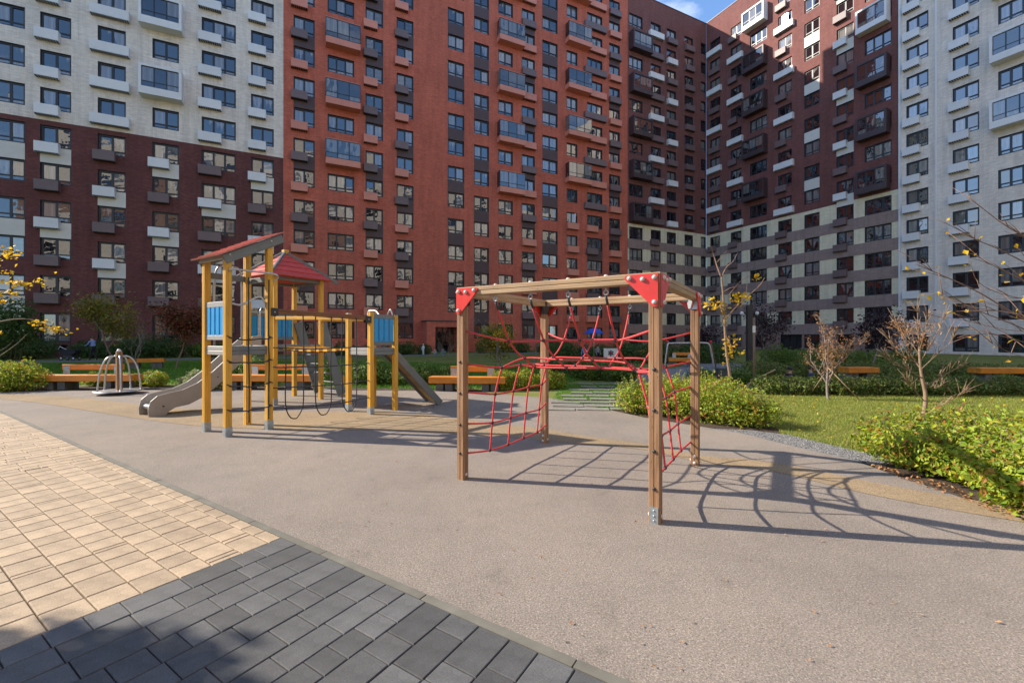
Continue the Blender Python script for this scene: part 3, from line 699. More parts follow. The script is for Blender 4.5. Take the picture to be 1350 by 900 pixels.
# soil under the plants along the edge
sheet('planting_soil', [G(1130, 607), G(1182, 629), G(1262, 656), G(1350, 691), G(1350, 690) + Vector((.55, -2.6, 0)), Vector((9, 1.0, 0)), Vector((9.5, 4.6, 0)), G(1290, 580), G(1180, 585)], 0.004, M['soil'])
sheet('planting_soil', [G(800, 541), G(850, 552), G(905, 561), G(990, 573.5), G(1030, 574), G(1020, 557), G(930, 540), G(850, 525)], 0.0045, M['soil'])
sheet('planting_soil', [G(560, 516.5), G(400, 515.5), G(200, 515.5), G(60, 517), G(-60, 520), Vector((-17, 14.2, 0)), Vector((-1.4, 14.0, 0)), G(650, 520)], 0.005, M['soil'])
# paths
sheet('path', [Vector((-46, 20.6, 0)), Vector((-46, 22.4, 0)), Vector((-8, 40.6, 0)), Vector((14, 51.5, 0)), Vector((15, 49.6, 0)), Vector((-8, 38.6, 0))], 0.008, M['path'])
sheet('path', [G(752, 489), G(800, 494), G(836, 503), G(858, 508), G(962, 503), G(958, 494), G(1010, 486), G(1040, 479), G(960, 478), G(905, 480), G(890, 486), G(800, 484)], 0.009, M['path'])
# stepping slabs in the grass
root = thing('slab_path', 'path of pale concrete slabs with grass in the joints, beside the lit hedge', 'path', G(790, 520))
sm = {}
for i in range(9):
    y = 506.5 + i * 3.75 + i * i * .06
    for j in range(3):
        pL, pR = (742 - (i - 4) * 6, 838 + (i - 3) * 3)
        x0 = pL + (pR - pL) * j / 3; x1 = pL + (pR - pL) * (j + 1) / 3
        D = G(0, y).y; wd = (x1 - x0) / F * D - .07; dp = .30
        c = G((x0 + x1) / 2 + (4 if i % 2 else -4), y)
        key = round(wd, 1)
        if key not in sm:
            bb = MB(); bb.prism([(-key/2, -dp/2), (key/2, -dp/2), (key/2, dp/2), (-key/2, dp/2)], .028); sm[key] = bb.mesh('slab', M['slab'])
        inst('slab', sm[key], None, root, Matrix.Translation((c.x, c.y, .003)) @ Matrix.Rotation(R(random.uniform(-8, -4)), 4, 'Z'), world=True)

# kerb stones
kr = thing('kerb', 'narrow concrete edging kerb between paving and rubber surface', 'kerb', K0)
b = MB(); kl = 1.0
b.prism([(.004, -.03), (kl - .004, -.03), (kl - .004, .03), (.004, .03)], .03)
kme = b.mesh('kerb_stone', M['kerb'])
for i in range(-15, 6):
    p = UV(i * kl + .42, 0.0); inst('kerb_stone', kme, None, kr, Matrix.Translation((p.x, p.y, -.008 + random.uniform(-.001, .001))) @ Matrix.Rotation(ROTU, 4, 'Z'), world=True)

# pavers
pav = sheet('pavement', [UV(7, -.032), UV(-16, -.032), UV(-16, -14), UV(7, -9)], 0.003, M['joint'])
_pv = {}
def paver_mesh(a, c, mat):
    key = (round(a, 3), round(c, 3), mat)
    if key not in _pv:
        b = MB(); h = .024; gp0, e = (.0028, .004) if mat == 'paver_grey' else (.0034, .005); x, y = a / 2 - gp0, c / 2 - gp0
        lo_ = [(-x, -y, 0), (x, -y, 0), (x, y, 0), (-x, y, 0)]; mi = [(px_, py_, h - e) for px_, py_, _ in lo_]; to = [(px_ - e * np.sign(px_), py_ - e * np.sign(py_), h) for px_, py_, _ in lo_]
        b.add(lo_ + mi + to, [(0,1,5,4),(1,2,6,5),(2,3,7,6),(3,0,4,7),(4,5,9,8),(5,6,10,9),(6,7,11,10),(7,4,8,11),(8,9,10,11)])
        _pv[key] = (b.mesh('paving_stone', M[mat]), b)
    return _pv[key]
def inpic(p, m=0.25):
    return p.y > 1.6 and abs(p.x) < (p.y + m) * 1.24 + m
stones = []
GA = -0.07                                          # a-coordinate where beige gives way to grey
# grey: rows at right angles to the kerb
a = GA
while a < 4.2:
    wdt = random.choice([0.17, 0.20, 0.20, 0.20, 0.24]); bb = -.05 - random.uniform(0, .05)
    first = True
    bb = -.033
    while bb > -5.5:
        ln = random.choice([0.16, 0.20, 0.26, 0.30, 0.30, 0.13]) if not first else random.choice([.14, .22, .30]); first = False
        stones.append((UV(a + wdt / 2, bb - ln / 2), wdt, ln, 'paver_grey')); bb -= ln
    a += wdt
# beige: rows along the kerb near the viewer, across further away
bb = -.033; k = 0
AB = -4.35
while bb > -5.0:
    wdt = [0.10, 0.19, 0.20, 0.185, 0.20, 0.20][k] if k < 6 else random.choice([.185, .20, .20]); a = GA; k += 1
    lim = AB - 0.5 * ((k * 7) % 3 - 1) * .0
    while a > lim:
        ln = random.choice([0.20, 0.235, 0.27, 0.235, 0.055, 0.20]) if k > 1 else random.choice([.17, .2, .23])
        if a - ln < lim: ln = a - lim
        if ln > .03: stones.append((UV(a - ln / 2, bb - wdt / 2), ln, wdt, 'paver_beige'))
        a -= ln
    bb -= wdt
a = AB
while a > -13:
    wdt = random.choice([.16, .16, .20]); bb = -.033 - 0
    while bb > -9:
        ln = random.choice([.16, .24, .30, .36])
        stones.append((UV(a - wdt / 2, bb - ln / 2), wdt, ln, 'paver_beige')); bb -= ln
    a -= wdt
vis = [s for s in stones if inpic(s[0])]
vis.sort(key=lambda s: s[0].length)
for nm in ('paver_grey', 'paver_beige'): pass
near = vis[:300]; rest = vis[300:] + [s for s in stones if not inpic(s[0]) and s[0].length < 7]
for p, wd_, ln_, mt in near:
    me, _ = paver_mesh(wd_, ln_, mt)
    o = inst('paving_stone', me, None, pav, Matrix.Translation((p.x, p.y, random.uniform(-.0012, .0012))) @ Matrix.Rotation(ROTU, 4, 'Z') @ Matrix.Rotation(random.gauss(0, .004), 4, 'Z') @ Matrix.Rotation(random.gauss(0, .004), 4, 'X'), world=True)
bg_ = MB(); bb_ = MB()
for p, wd_, ln_, mt in rest:
    _, src = paver_mesh(wd_, ln_, mt); T = Matrix.Translation((p.x, p.y, random.uniform(-.0012, .0012))) @ Matrix.Rotation(ROTU, 4, 'Z')
    (bg_ if mt == 'paver_grey' else bb_).add([T @ Vector(q) for q in src.v], src.f)
for q, mt in ((bg_, 'paver_grey'), (bb_, 'paver_beige')):
    if q.v: o = q.build('paving_stones', M[mt], pav); o['kind'] = 'stuff'

# ------------------------------------------------------------------ timber section shared by the play equipment
def timber_profile(s, groove=.006, ch=.007):
    h = s / 2; g = .007; pts = []
    for k in range(4):
        c, sn = math.cos(k * math.pi / 2), math.sin(k * math.pi / 2)
        for x, y in ((h, -h + ch), (h, -g), (h - groove, 0), (h, g), (h, h - ch), (h - ch, h)):
            pts.append((x * c - y * sn, x * sn + y * c))
    out_ = []
    for p in pts:
        if not out_ or (abs(p[0] - out_[-1][0]) + abs(p[1] - out_[-1][1])) > 1e-6: out_.append(p)
    return out_
def timber(name, p0, p1, s, mat, parent, side=None, groove=.006):
    p0 = Vector(p0); p1 = Vector(p1); ln = (p1 - p0).length
    x = (p1 - p0).normalized(); y = (side if side is not None else U) ; y = (y - x * x.dot(y)).normalized(); z = x.cross(y)
    Mx = Matrix(((x.x, y.x, z.x, p0.x), (x.y, y.y, z.y, p0.y), (x.z, y.z, z.z, p0.z), (0, 0, 0, 1)))
    prof = timber_profile(s, groove); n = len(prof); b = MB()
    vs = [(0, q[0], q[1]) for q in prof] + [(ln, q[0], q[1]) for q in prof]
    b.add(vs, [tuple(range(n-1, -1, -1)), tuple(range(n, 2*n))] + [(i, (i+1) % n, n+(i+1) % n, n+i) for i in range(n)])
    return inst(name, b.mesh(name, M[mat]), None, parent, Mx, world=True)
def board(name, p0, p1, wdt, th, mat, parent, up_=Vector((0, 0, 1)), bev=.006, base=0.0):
    """flat board from p0 to p1 standing on edge: wdt along up_, th across"""
    p0 = Vector(p0); p1 = Vector(p1); ln = (p1 - p0).length; x = (p1 - p0).normalized(); z = (up_ - x * x.dot(up_)).normalized(); y = z.cross(x)
    Mx = Matrix(((x.x, y.x, z.x, p0.x), (x.y, y.y, z.y, p0.y), (x.z, y.z, z.z, p0.z), (0, 0, 0, 1)))
    b = MB(); e = bev; prof = [(-th/2+e, -wdt/2), (th/2-e, -wdt/2), (th/2, -wdt/2+e), (th/2, wdt/2-e), (th/2-e, wdt/2), (-th/2+e, wdt/2), (-th/2, wdt/2-e), (-th/2, -wdt/2+e)]
    n = 8; vs = [(0, q[0], q[1]) for q in prof] + [(ln, q[0], q[1]) for q in prof]
    b.add(vs, [tuple(range(n-1, -1, -1)), tuple(range(n, 2*n))] + [(i, (i+1) % n, n+(i+1) % n, n+i) for i in range(n)])
    return inst(name, b.mesh(name, M[mat]), None, parent, Mx, world=True)
_capme = None
def bolt(p, n, parent, r=.019, mat='cap', name='bolt_cap', h=.014):
    key = ('bolt', r, mat, h)
    if key not in _bx:
        b = MB(); b.lathe([(r, 0), (r, h * .4), (r * .8, h * .8), (r * .35, h)], 10); _bx[key] = b.mesh(name, M[mat])
    q = Vector(n).to_track_quat('Z', 'Y').to_matrix().to_4x4(); return inst(name, _bx[key], None, parent, Matrix.Translation(Vector(p)) @ q, world=True)
def catmull(pts, k=5):
    P = [Vector(p) for p in pts]; o = []
    for i in range(len(P) - 1):
        p0 = P[max(i-1, 0)]; p1 = P[i]; p2 = P[i+1]; p3 = P[min(i+2, len(P)-1)]
        for s in range(k):
            t = s / k; o.append(0.5 * ((2*p1) + (p2-p0)*t + (2*p0-5*p1+4*p2-p3)*t*t + (3*p1-p0-3*p2+p3)*t**3))
    o.append(P[-1]); return o
def rope(name, pts, r, mat, parent, k=5, n=7):
    b = MB(); b.tube(catmull(pts, k) if len(pts) > 2 else [Vector(p) for p in pts], r, n); return b.build(name, M[mat], parent)

# ------------------------------------------------------------------ timber frame with the red climbing net
FL = Vector((-.556, 4.851, 0)); FW, FD, FH = 2.125, 1.96, 2.16; PS = .096
cf = thing('climbing_frame', 'square pine frame hung with a red rope climbing net on the rubber surface', 'climbing frame', FL)
def N(a, b, z): return FL + U * a + V * b + Vector((0, 0, z))
posts = {}
for nm, a, b_ in (('FL', 0, 0), ('FR', FW, 0), ('BL', 0, FD), ('BR', FW, FD)):
    po = timber('post', N(a, b_, .0), N(a, b_, FH - PS), PS, 'wood_frame', cf); posts[nm] = po
    sa = -1 if a == 0 else 1; sb = -1 if b_ == 0 else 1
    # galvanised shoe and bolts
    face = (-V if nm in ('FR',) else -U if nm in ('FL',) else -V)
    sh = MB(); x = face.cross(Vector((0, 0, 1))); c = N(a, b_, 0) + face * (PS / 2 + .004)
    Mx = Matrix(((x.x, face.x, 0, c.x), (x.y, face.y, 0, c.y), (x.z, face.z, 1, 0), (0, 0, 0, 1)))
    if nm[0] == 'F':
        sh.box((-.035, -.003, .004), (.035, .003, .155), Mx); s_ = sh.build('post_shoe', M['galv'], po)
        for zz in (.04, .08, .125): bolt(c + face * .003 + Vector((0, 0, zz)), face, s_, .009, 'galv', 'bolt', .008)
    bolt(N(a, b_, .07) + U * sa * (PS / 2 + .001), U * sa, po); bolt(N(a, b_, .07) - U * sa * (PS / 2 + .001), -U * sa, po)
    if nm[0] == 'B': bolt(N(a, b_, .05) - V * (PS / 2 + .001), -V, po); bolt(N(a, b_, .13) - V * (PS / 2 + .001), -V, po)
    for zz in (.31, .63, .98, 1.33):
        bolt(N(a, b_, zz) + V * sb * (PS / 2 + .001), V * sb, po, .016, 'plastic_dark', 'bolt', .012)
    # red corner plates on both outer faces
    for d, isv in ((V * sb, True), (U * sa, False)):
        t_in = (U * -sa) if isv else (V * -sb)
        o0 = N(a, b_, FH - .012) + d * (PS / 2 + .002) - t_in * (PS / 2 - .012)
        poly = [(0, 0), (.265, 0), (.285, -.012), (.288, -.035), (.275, -.05), (.055, -.275), (.035, -.285), (.008, -.285), (0, -.275)]
        nb = 9; vs = [o0 + t_in * q[0] + Vector((0, 0, q[1])) for q in poly]; vs2 = [v_ + d * .014 for v_ in vs]
        pl = MB(); pl.add(vs + vs2, [tuple(range(nb)), tuple(range(2*nb-1, nb-1, -1))] + [(i, nb+i, nb+(i+1) % nb, (i+1) % nb) for i in range(nb)])
        plo = pl.build('corner_plate', M['redplate'], cf)
        for q in ((.03, -.035), (.13, -.045), (.245, -.03), (.03, -.245)):
            bolt(o0 + t_in * q[0] + Vector((0, 0, q[1])) + d * .0145, d, plo, .021, 'cap', 'bolt_cap', .022)
    # dark steel bracket inside the corner
    br = MB(); ci = N(a, b_, FH - PS - .003); i1 = -U * sa; i2 = -V * sb
    for t_, s2 in ((i1, i2), (i2, i1)):
        q0 = ci + t_ * (PS / 2 + .003) + s2 * .0
        vs = [q0 - s2 * .035, q0 + s2 * .035, q0 + s2 * .035 + Vector((0, 0, -.11)), q0 - s2 * .035 + Vector((0, 0, -.11)), ]
        vs = [v_ for v_ in vs]; vs2 = [v_ + t_ * .005 for v_ in vs]
        br.add(vs + vs2, [(0,1,2,3),(7,6,5,4),(0,4,5,1),(1,5,6,2),(2,6,7,3),(3,7,4,0)])
        vs = [q0 - s2 * .035, q0 + s2 * .035, q0 + s2 * .035 + t_ * .10, q0 - s2 * .035 + t_ * .10]; vs2 = [v_ - Vector((0, 0, .005)) for v_ in vs]
        br.add(vs + vs2, [(0,1,2,3),(7,6,5,4),(0,4,5,1),(1,5,6,2),(2,6,7,3),(3,7,4,0)])
    dg_ = (i1 + i2).normalized(); sd_ = dg_.cross(Z); c0 = ci + (i1 + i2) * (PS / 2 + .010) + Z * .02
    vs = [c0 - sd_ * .062 + Z * .055, c0 + sd_ * .062 + Z * .055, c0 + sd_ * .055 - Z * .03, c0 + sd_ * .02 - Z * .12, c0 - sd_ * .02 - Z * .12, c0 - sd_ * .055 - Z * .03]; vs2 = [v_ - dg_ * .02 for v_ in vs]
    br.add(vs + vs2, [tuple(range(6)), tuple(range(11, 5, -1))] + [(i, 6+i, 6+(i+1) % 6, (i+1) % 6) for i in range(6)])
    br.build('corner_bracket', M['plastic_dark'] if nm != 'BR' else M['galv'], cf)
hz = FH - PS / 2
timber('beam', N(-PS/2, 0, hz), N(FW + PS/2, 0, hz), PS, 'wood_beam', cf, V); timber('beam', N(-PS/2, FD, hz), N(FW + PS/2, FD, hz), PS, 'wood_beam', cf, V)
timber('beam', N(0, PS/2 + .002, hz - .001), N(0, FD - PS/2 - .002, hz - .001), PS, 'wood_beam', cf, U); timber('beam', N(FW, PS/2 + .002, hz - .001), N(FW, FD - PS/2 - .002, hz - .001), PS, 'wood_beam', cf, U)
RR = .0110
def mir(a, m): return FW - a if m else a
bs = [.40, .79, 1.17, 1.56]; db = [.62, .86, 1.10, 1.34]
lev = [(.27, .10), (.60, .135), (.955, .18), (1.27, .28)]
knots = []
for m in (0, 1):
    for li, (z, ain) in enumerate(lev):
        pz = z + .03
        e0 = N(mir(PS / 2, m), .03, pz); e1 = N(mir(PS / 2, m), FD - .03, pz)
        mids = [N(mir(ain * (.85 + .15 * math.sin(math.pi * (i + 1) / 5)), m), q, z - .02 * math.sin(math.pi * q / FD) + random.uniform(-.012, .012)) for i, q in enumerate(bs)]
        rope('rope', [e0] + mids + [e1], RR, 'rope_red', cf)
        for i, q in enumerate(mids): knots.append((q, li, m, i))
    kk = [[k[0] for k in knots if k[2] == m and k[3] == i] for i in range(4)]
    for i in range(4):
        pts = kk[i][:]
        rope('rope', [pts[0], pts[1], pts[2], pts[3]], RR, 'rope_red', cf)
aa = [.45, .88, 1.30, 1.68]
deck = {}
for i, a in enumerate(aa):
    for q, bb in enumerate(db):
        edgeq = q in (0, 3)
        deck[(i, q)] = N(a, bb, (1.345 if edgeq else 1.245) + random.uniform(-.012, .012))
for q in range(4):
    l = [k[0] for k in knots if k[1] == 3 and k[2] == 0 and k[3] == q][0]; r_ = [k[0] for k in knots if k[1] == 3 and k[2] == 1 and k[3] == q][0]
    rope('rope', [l] + [deck[(i, q)] for i in range(4)] + [r_], RR, 'rope_red', cf)
ringF = []; ringB = []
for i, a in enumerate(aa):
    nf = N(a, .25 + .04 * math.sin(math.pi * (i + .5) / 4), 1.565 + random.uniform(-.01, .01)); nb_ = N(a, FD - .25 - .04 * math.sin(math.pi * (i + .5) / 4), 1.565 + random.uniform(-.01, .01)); ringF.append(nf); ringB.append(nb_)
    tf, tb = N(a, 0, FH - PS - .085), N(a, FD, FH - PS - .085)
    for top, nd, dk in ((tf, nf, deck[(i, 0)]), (tb, nb_, deck[(i, 3)])):
        s = MB(); s.tube(catmull([top + (nd - top) * .16, top + (nd - top) * .6 + Vector((0, 0, -.01)), nd], 4), RR, 7); s.tube(catmull([nd, nd + (dk - nd) * .5 + Vector((0, 0, -.03)), dk], 4), RR, 7)
        ro_ = s.build('rope', M['rope_red'], cf)
        s = MB(); s.tube([top, top + (nd - top) * .18], .013, 8); s.build('rope_ferrule', M['plastic_dark'], ro_)
        s = MB(); c = top + Vector((0, 0, .035)); ring = [c + U * .022 * math.cos(t) + Vector((0, 0, .022 * math.sin(t))) for t in np.linspace(0, 2 * math.pi, 13)]
        s.tube(ring, .006, 6, cap=False); s.tube([c + Vector((0, 0, .022)), c + Vector((0, 0, .055))], .007, 6); s.build('eyebolt', M['galv'], cf)
        bolt(N(a, 0, FH + .001) if top is tf else N(a, FD, FH + .001), Vector((0, 0, 1)), cf, .02, 'cap', 'bolt_cap', .018)
    rope('rope', [deck[(i, q)] for q in range(4)], RR, 'rope_red', cf)
rope('rope', [N(PS/2, .0, 1.67)] + ringF + [N(FW - PS/2, .0, 1.66)], RR, 'rope_red', cf); rope('rope', [N(PS/2, FD, 1.67)] + ringB + [N(FW - PS/2, FD, 1.66)], RR, 'rope_red', cf)
kb = MB(); kb.lathe([(.010, -.020), (.019, -.012), (.019, .012), (.010, .020)], 8); kme = kb.mesh('rope_clamp', M['plastic_dark'])
for p in [k[0] for k in knots] + list(deck.values()) + ringF + ringB:
    inst('rope_clamp', kme, None, cf, Matrix.Translation(p) @ Matrix.Rotation(R(90), 4, U), world=True)

# ------------------------------------------------------------------ yellow play tower
Z = Vector((0, 0, 1))
P1 = Vector((-5.2, 7.32, 0)); TA, TB_ = .727, .66
P2, P3, P4 = P1 + U * TA, P1 + V * TB_, P1 + U * TA + V * TB_
R3 = Vector((-3.53, 9.30, 0)); R1, R4, R2 = R3 + U * .71, R3 + V * .66, R3 + U * .71 + V * .66
Q1 = Vector((-5.96, 11.78, 0)); Q2, Q3, Q0 = Q1 + U * 1.2, Q1 - V * 1.2, Q1 + U * 1.2 - V * 1.2
pt = thing('play_tower', 'yellow timber play tower with red roofs, slide, ramp and black rope nets', 'play tower', (P2 + Q1) / 2)
YS = .098
def shoe(p, side, parent):
    b = MB(); h = YS / 2 + .003
    for d in (U, V, -U, -V):
        t = d.cross(Z); c = p + d * h
        vs = [c - t * h + Z * .004, c + t * h + Z * .004, c + t * h + Z * .165, c - t * h + Z * .165]; b.quad(*vs)
    return b.build('post_shoe', M['galv'], parent)
def ypost(p, h, metal=False):
    o = timber('post', p, p + Z * h, YS, 'yellow', pt, groove=.004)
    c = MB(); c.prism([(-.04, -.04), (.04, -.04), (.04, .04), (-.04, .04)], .012, Matrix.Translation(p + Z * (h + .001)) @ Matrix.Rotation(ROTU, 4, 'Z')); c.build('post_cap', M['greyboard_light'], o)
    if metal: shoe(p, None, o)
    return o
ypost(P1, 2.90, True); ypost(P2, 2.90, True); ypost(P3, 3.24); ypost(P4, 3.24, True)
ypost(R1, 2.12, True); ypost(R2, 2.08); ypost(R3, 2.12, True); ypost(R4, 2.08)
for q in (Q0, Q1, Q2, Q3): ypost(q, 3.08, q is Q0)
ypost(Vector((-4.66, 11.80, 0)), .56)
def platform(cs, z, fascia=.15):
    c = sum(cs, Vector()) / 4; b = MB(); ins = [q + (c - q) * .04 + Z * (z - .02) for q in cs]
    # deck planks
    a0, a1, b0 = cs[0], cs[1], cs[2]; n = 6
    ud = (a1 - a0); vd = (b0 - a0)
    for i in range(n):
        p0 = a0 + vd * ((i + .5) / n) + Z * (z - .02); board('deck_plank', p0 + ud * .06, p0 + ud * .94, vd.length / n - .008, .03, 'greyboard', pt, up_=V)
    for p, q in ((cs[0], cs[1]), (cs[1], cs[3]), (cs[3], cs[2]), (cs[2], cs[0])):
        d = (q - p).normalized(); outd = d.cross(Z) * 0
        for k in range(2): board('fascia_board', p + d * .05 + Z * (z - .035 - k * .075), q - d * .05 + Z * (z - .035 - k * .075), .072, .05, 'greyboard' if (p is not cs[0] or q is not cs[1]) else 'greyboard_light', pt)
platform([P1, P2, P3, P4], 1.46); platform([R3, R1, R4, R2], 1.38); platform([Q3, Q0, Q1, Q2], 1.42)
def blue_panel(p, q, z0, z1, n=4, top='greyboard_light'):
    d = (q - p).normalized(); a = p + d * .052; c = q - d * .052
    board('panel_rail', a + Z * (z1 + .045), c + Z * (z1 + .045), .09, .055, top, pt); board('panel_rail', a + Z * (z0 - .04), c + Z * (z0 - .04), .08, .055, top, pt)
    L_ = (c - a).length; wdt = L_ / n
    for i in range(n):
        m = a + d * (wdt * (i + .5)); nd = d.cross(Z)
        b = MB(); prof = [(-wdt/2 + .003, .0), (-wdt/2 + .026, .026), (wdt/2 - .026, .026), (wdt/2 - .003, .0), (wdt/2 - .026, -.026), (-wdt/2 + .026, -.026)]
        Mx = Matrix(((d.x, nd.x, 0, m.x), (d.y, nd.y, 0, m.y), (0, 0, 1, z0), (0, 0, 0, 1))); 
        b.prism([(x, y) for x, y in reversed(prof)], z1 - z0); inst('blue_plank', b.mesh('blue_plank', M['blue']), None, pt, Mx, world=True)
blue_panel(P1, P2, 1.64, 2.10); blue_panel(R1, R2, 1.52, 2.00, top='greyboard'); blue_panel(Q3, Q1, 1.62, 2.14, 7, 'greyboard')
# lean-to roof of the front tower
d_s = (P3 + Z * 3.34 - (P1 + Z * 2.98)).normalized(); nrm_r = U.cross(d_s).normalized()
lo_e = P1 + Z * 2.985 - d_s * .20; L_r = .66 / d_s.dot(V) + .42; n = 9
for i in range(n):
    a = lo_e + d_s * (L_r * i / n) - U * .13; e = a + U * (TA + .26); q = d_s * (L_r / n + .012)
    b = MB(); t0, t1 = nrm_r * .010, nrm_r * .030
    vs = [a + t1 - nrm_r * .012, e + t1 - nrm_r * .012, e + q + t0 - nrm_r * .012, a + q + t0 - nrm_r * .012]; vs2 = [v_ + nrm_r * .012 for v_ in vs]
    vs = [a, e, e + q, a + q]; vs2 = [a + nrm_r * .030, e + nrm_r * .030, e + q + nrm_r * .012, a + q + nrm_r * .012]
    b.add(vs + vs2, [(3,2,1,0),(4,5,6,7),(0,1,5,4),(1,2,6,5),(2,3,7,6),(3,0,4,7)]); b.build('roof_slat', M['redroof_lit'], pt)
for k, s in ((0, -1), (1, 1)):
    base = (P1 if k == 0 else P2) + U * s * (YS / 2 + .016)
    a = base + Z * 2.985 - d_s * .13 - nrm_r * .085; c = a + d_s * (L_r - .10)
    board('roof_fascia', a, c, .15, .03, 'greyboard', pt, up_=nrm_r, bev=.010); bolt(base + Z * 2.93 + U * s * .0155, U * s, pt, .014); bolt(base + V * TB_ + Z * 3.27 + U * s * .0155, U * s, pt, .014)
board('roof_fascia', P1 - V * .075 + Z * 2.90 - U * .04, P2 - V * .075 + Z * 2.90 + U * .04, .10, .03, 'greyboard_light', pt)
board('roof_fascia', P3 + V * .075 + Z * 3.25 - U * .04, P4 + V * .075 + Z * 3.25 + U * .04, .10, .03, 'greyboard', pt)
# hipped roof of the rear tower
bc = (Q0 + Q1) / 2; e_r = .80; ze, za = 3.06, 3.74
for k, (d, t) in enumerate(((-V, U), (U, V), (V, -U), (-U, -V))):
    n = 5
    for i in range(n):
        f0, f1 = i / n, min(1, (i + 1) / n + .03); off = .016
        def pnt(f, s): return bc + d * (e_r * (1 - f)) + t * (s * e_r * (1 - f) * .985) + Z * (ze + (za - ze) * f)
        nr = (d * (za - ze) + Z * e_r).normalized()
        vs = [pnt(f0, -1) + nr * .022, pnt(f0, 1) + nr * .022, pnt(f1, 1) + nr * .006, pnt(f1, -1) + nr * .006]; vs2 = [v_ - nr * .014 for v_ in vs]
        b = MB(); b.add(vs + vs2, [(0,1,2,3),(7,6,5,4),(0,4,5,1),(1,5,6,2),(2,6,7,3),(3,7,4,0)]); b.build('roof_slat', M['redroof'], pt)
    cr = bc + d * (e_r + .03) + t * (e_r + .03) + Z * (ze + .0); ap = bc + Z * (za + .03)
    board('hip_board', cr + (cr - ap).normalized() * .10, ap, .085, .05, 'greyboard', pt)
b = MB(); b.prism([(-.06, -.06), (.06, -.06), (.06, .06), (-.06, .06)], .10, Matrix.Translation(bc + Z * (za - .01)) @ Matrix.Rotation(ROTU, 4, 'Z')); b.build('roof_finial', M['yellow'], pt)
for p, q in ((Q3, Q0), (Q1, Q2), (Q3, Q1), (Q0, Q2)):
    d = (q - p).normalized(); board('roof_rail', p + d * .05 + Z * 3.02, q - d * .05 + Z * 3.02, .08, .04, 'greyboard', pt)
# steel pipes of the front tower
def pipe(pts, r=.017, mat='steel', name='handrail', k=5):
    b = MB(); b.tube(catmull(pts, k), r, 8); return b.build(name, M[mat], pt)
ou = U * (YS / 2)
pipe([P2 + ou + Z * 2.68, P2 + ou * 2.2 + V * .04 + Z * 2.70, P2 + ou * 2.6 + V * .33 + Z * 2.70, P4 + ou * 2.6 + V * .0 + Z * 2.70, P4 + ou * 2.2 + V * .10 + Z * 2.66, P4 + ou + V * .06 + Z * 2.58])
pipe([P2 + V * .05 + Z * 2.16, P2 + V * .2 + U * .02 + Z * 2.14, P2 + V * .38 + Z * 2.24, P4 - V * .15 + Z * 2.30, P4 - V * .06 + Z * 2.2])
for pa, pb in ((P1, P3),):
    for of in (.12, .34):
        c0 = pa + V * of; pipe([c0 + Z * 1.47, c0 + Z * 2.45, c0 + V * .03 + Z * 2.76, c0 + V * .12 + Z * 2.86, c0 + V * .20 + Z * 2.78, c0 + V * .22 + Z * 2.6, c0 + V * .22 + Z * 1.47], .016)
board('cross_board', P1 + V * .05 + Z * 2.66, P3 - V * .05 + Z * 2.66, .10, .04, 'greyboard', pt); board('cross_board', P3 + U * .05 + Z * 2.62, P4 - U * .05 + Z * 2.62, .09, .04, 'greyboard', pt)
pipe([P1 - U * .06 + V * .30 + Z * 1.3, P1 - U * .10 + V * .32 + Z * .9, P1 - U * .06 + V * .30 + Z * .5], .012)
# beam and black nets between front tower and middle tower
bl_, br_ = P4 + Z * 2.07 + V * .02, R1 + Z * 2.00
timber('net_beam', bl_ + (br_ - bl_).normalized() * .02, br_ - (br_ - bl_).normalized() * .02, .088, 'brown_beam', pt, Z)
for p, d in ((P4 + Z * 2.05, 1), (R1 + Z * 1.97, -1)):
    b = MB(); t = (br_ - bl_).normalized(); s_ = t.cross(Z); c = p + t * (d * .075)
    for sd in (-1, 1):
        o0 = c + s_ * sd * .052; vs = [o0 - t * .06 - Z * .07, o0 + t * .06 - Z * .07, o0 + t * .06 + Z * .07, o0 - t * .06 + Z * .07]; b.add(vs + [v_ + s_ * sd * .006 for v_ in vs], [(0,1,2,3),(7,6,5,4),(0,4,5,1),(1,5,6,2),(2,6,7,3),(3,7,4,0)])
    bk = b.build('beam_bracket', M['plastic_dark'], pt); bolt(c + s_ * .059, s_, bk, .012)
def net(a, c, zs_, fr, top, loops=(), r=.0108, low=.30, bulge=.05):
    d = (c - a); out_ = d.normalized().cross(Z)
    for z in zs_:
        pts = [a + d * f + Z * (z - .03 * math.sin(math.pi * f) + random.uniform(-.012, .012)) + out_ * bulge * math.sin(math.pi * f) for f in (.0, .08, .3, .5, .7, .92, 1.0)]
        rope('net_rope', pts, r, 'rope_black', pt)
    for i, f in enumerate(fr):
        if i in loops: continue
        p = a + d * f + out_ * bulge * math.sin(math.pi * f); ps = [p + Z * z for z in ([top] + sorted(zs_, reverse=True))]
        if i + 1 in loops:
            p2 = a + d * fr[i + 1] + out_ * bulge; mid = (p + p2) / 2; s2 = [p2 + Z * z for z in sorted(zs_) + [top]]
            ps = ps + [mid * .5 + p * .5 + Z * (low - .12), mid + Z * (low - .16), mid * .5 + p2 * .5 + Z * (low - .12)] + s2
        else: ps.append(p + Z * (low - .10))
        rope('net_rope', [q + Vector((random.uniform(-.008, .008), random.uniform(-.008, .008), 0)) for q in ps], r, 'rope_black', pt)
        for z in zs_:
            inst('rope_clamp', kme, None, pt, Matrix.Translation(p + Z * (z - .03 * math.sin(math.pi * f))), world=True)
zsn = [.42, .82, 1.21, 1.60]
net(P2 + ou + V * .0, P4 + ou, zsn, (.42, .95), 2.60, bulge=.05)
net(P4 + V * .05, R1 - V * .05, [.36, .72, 1.08, 1.42], (.12, .28, .40, .56, .68, .84), 2.0, loops=(1, 3, 5))
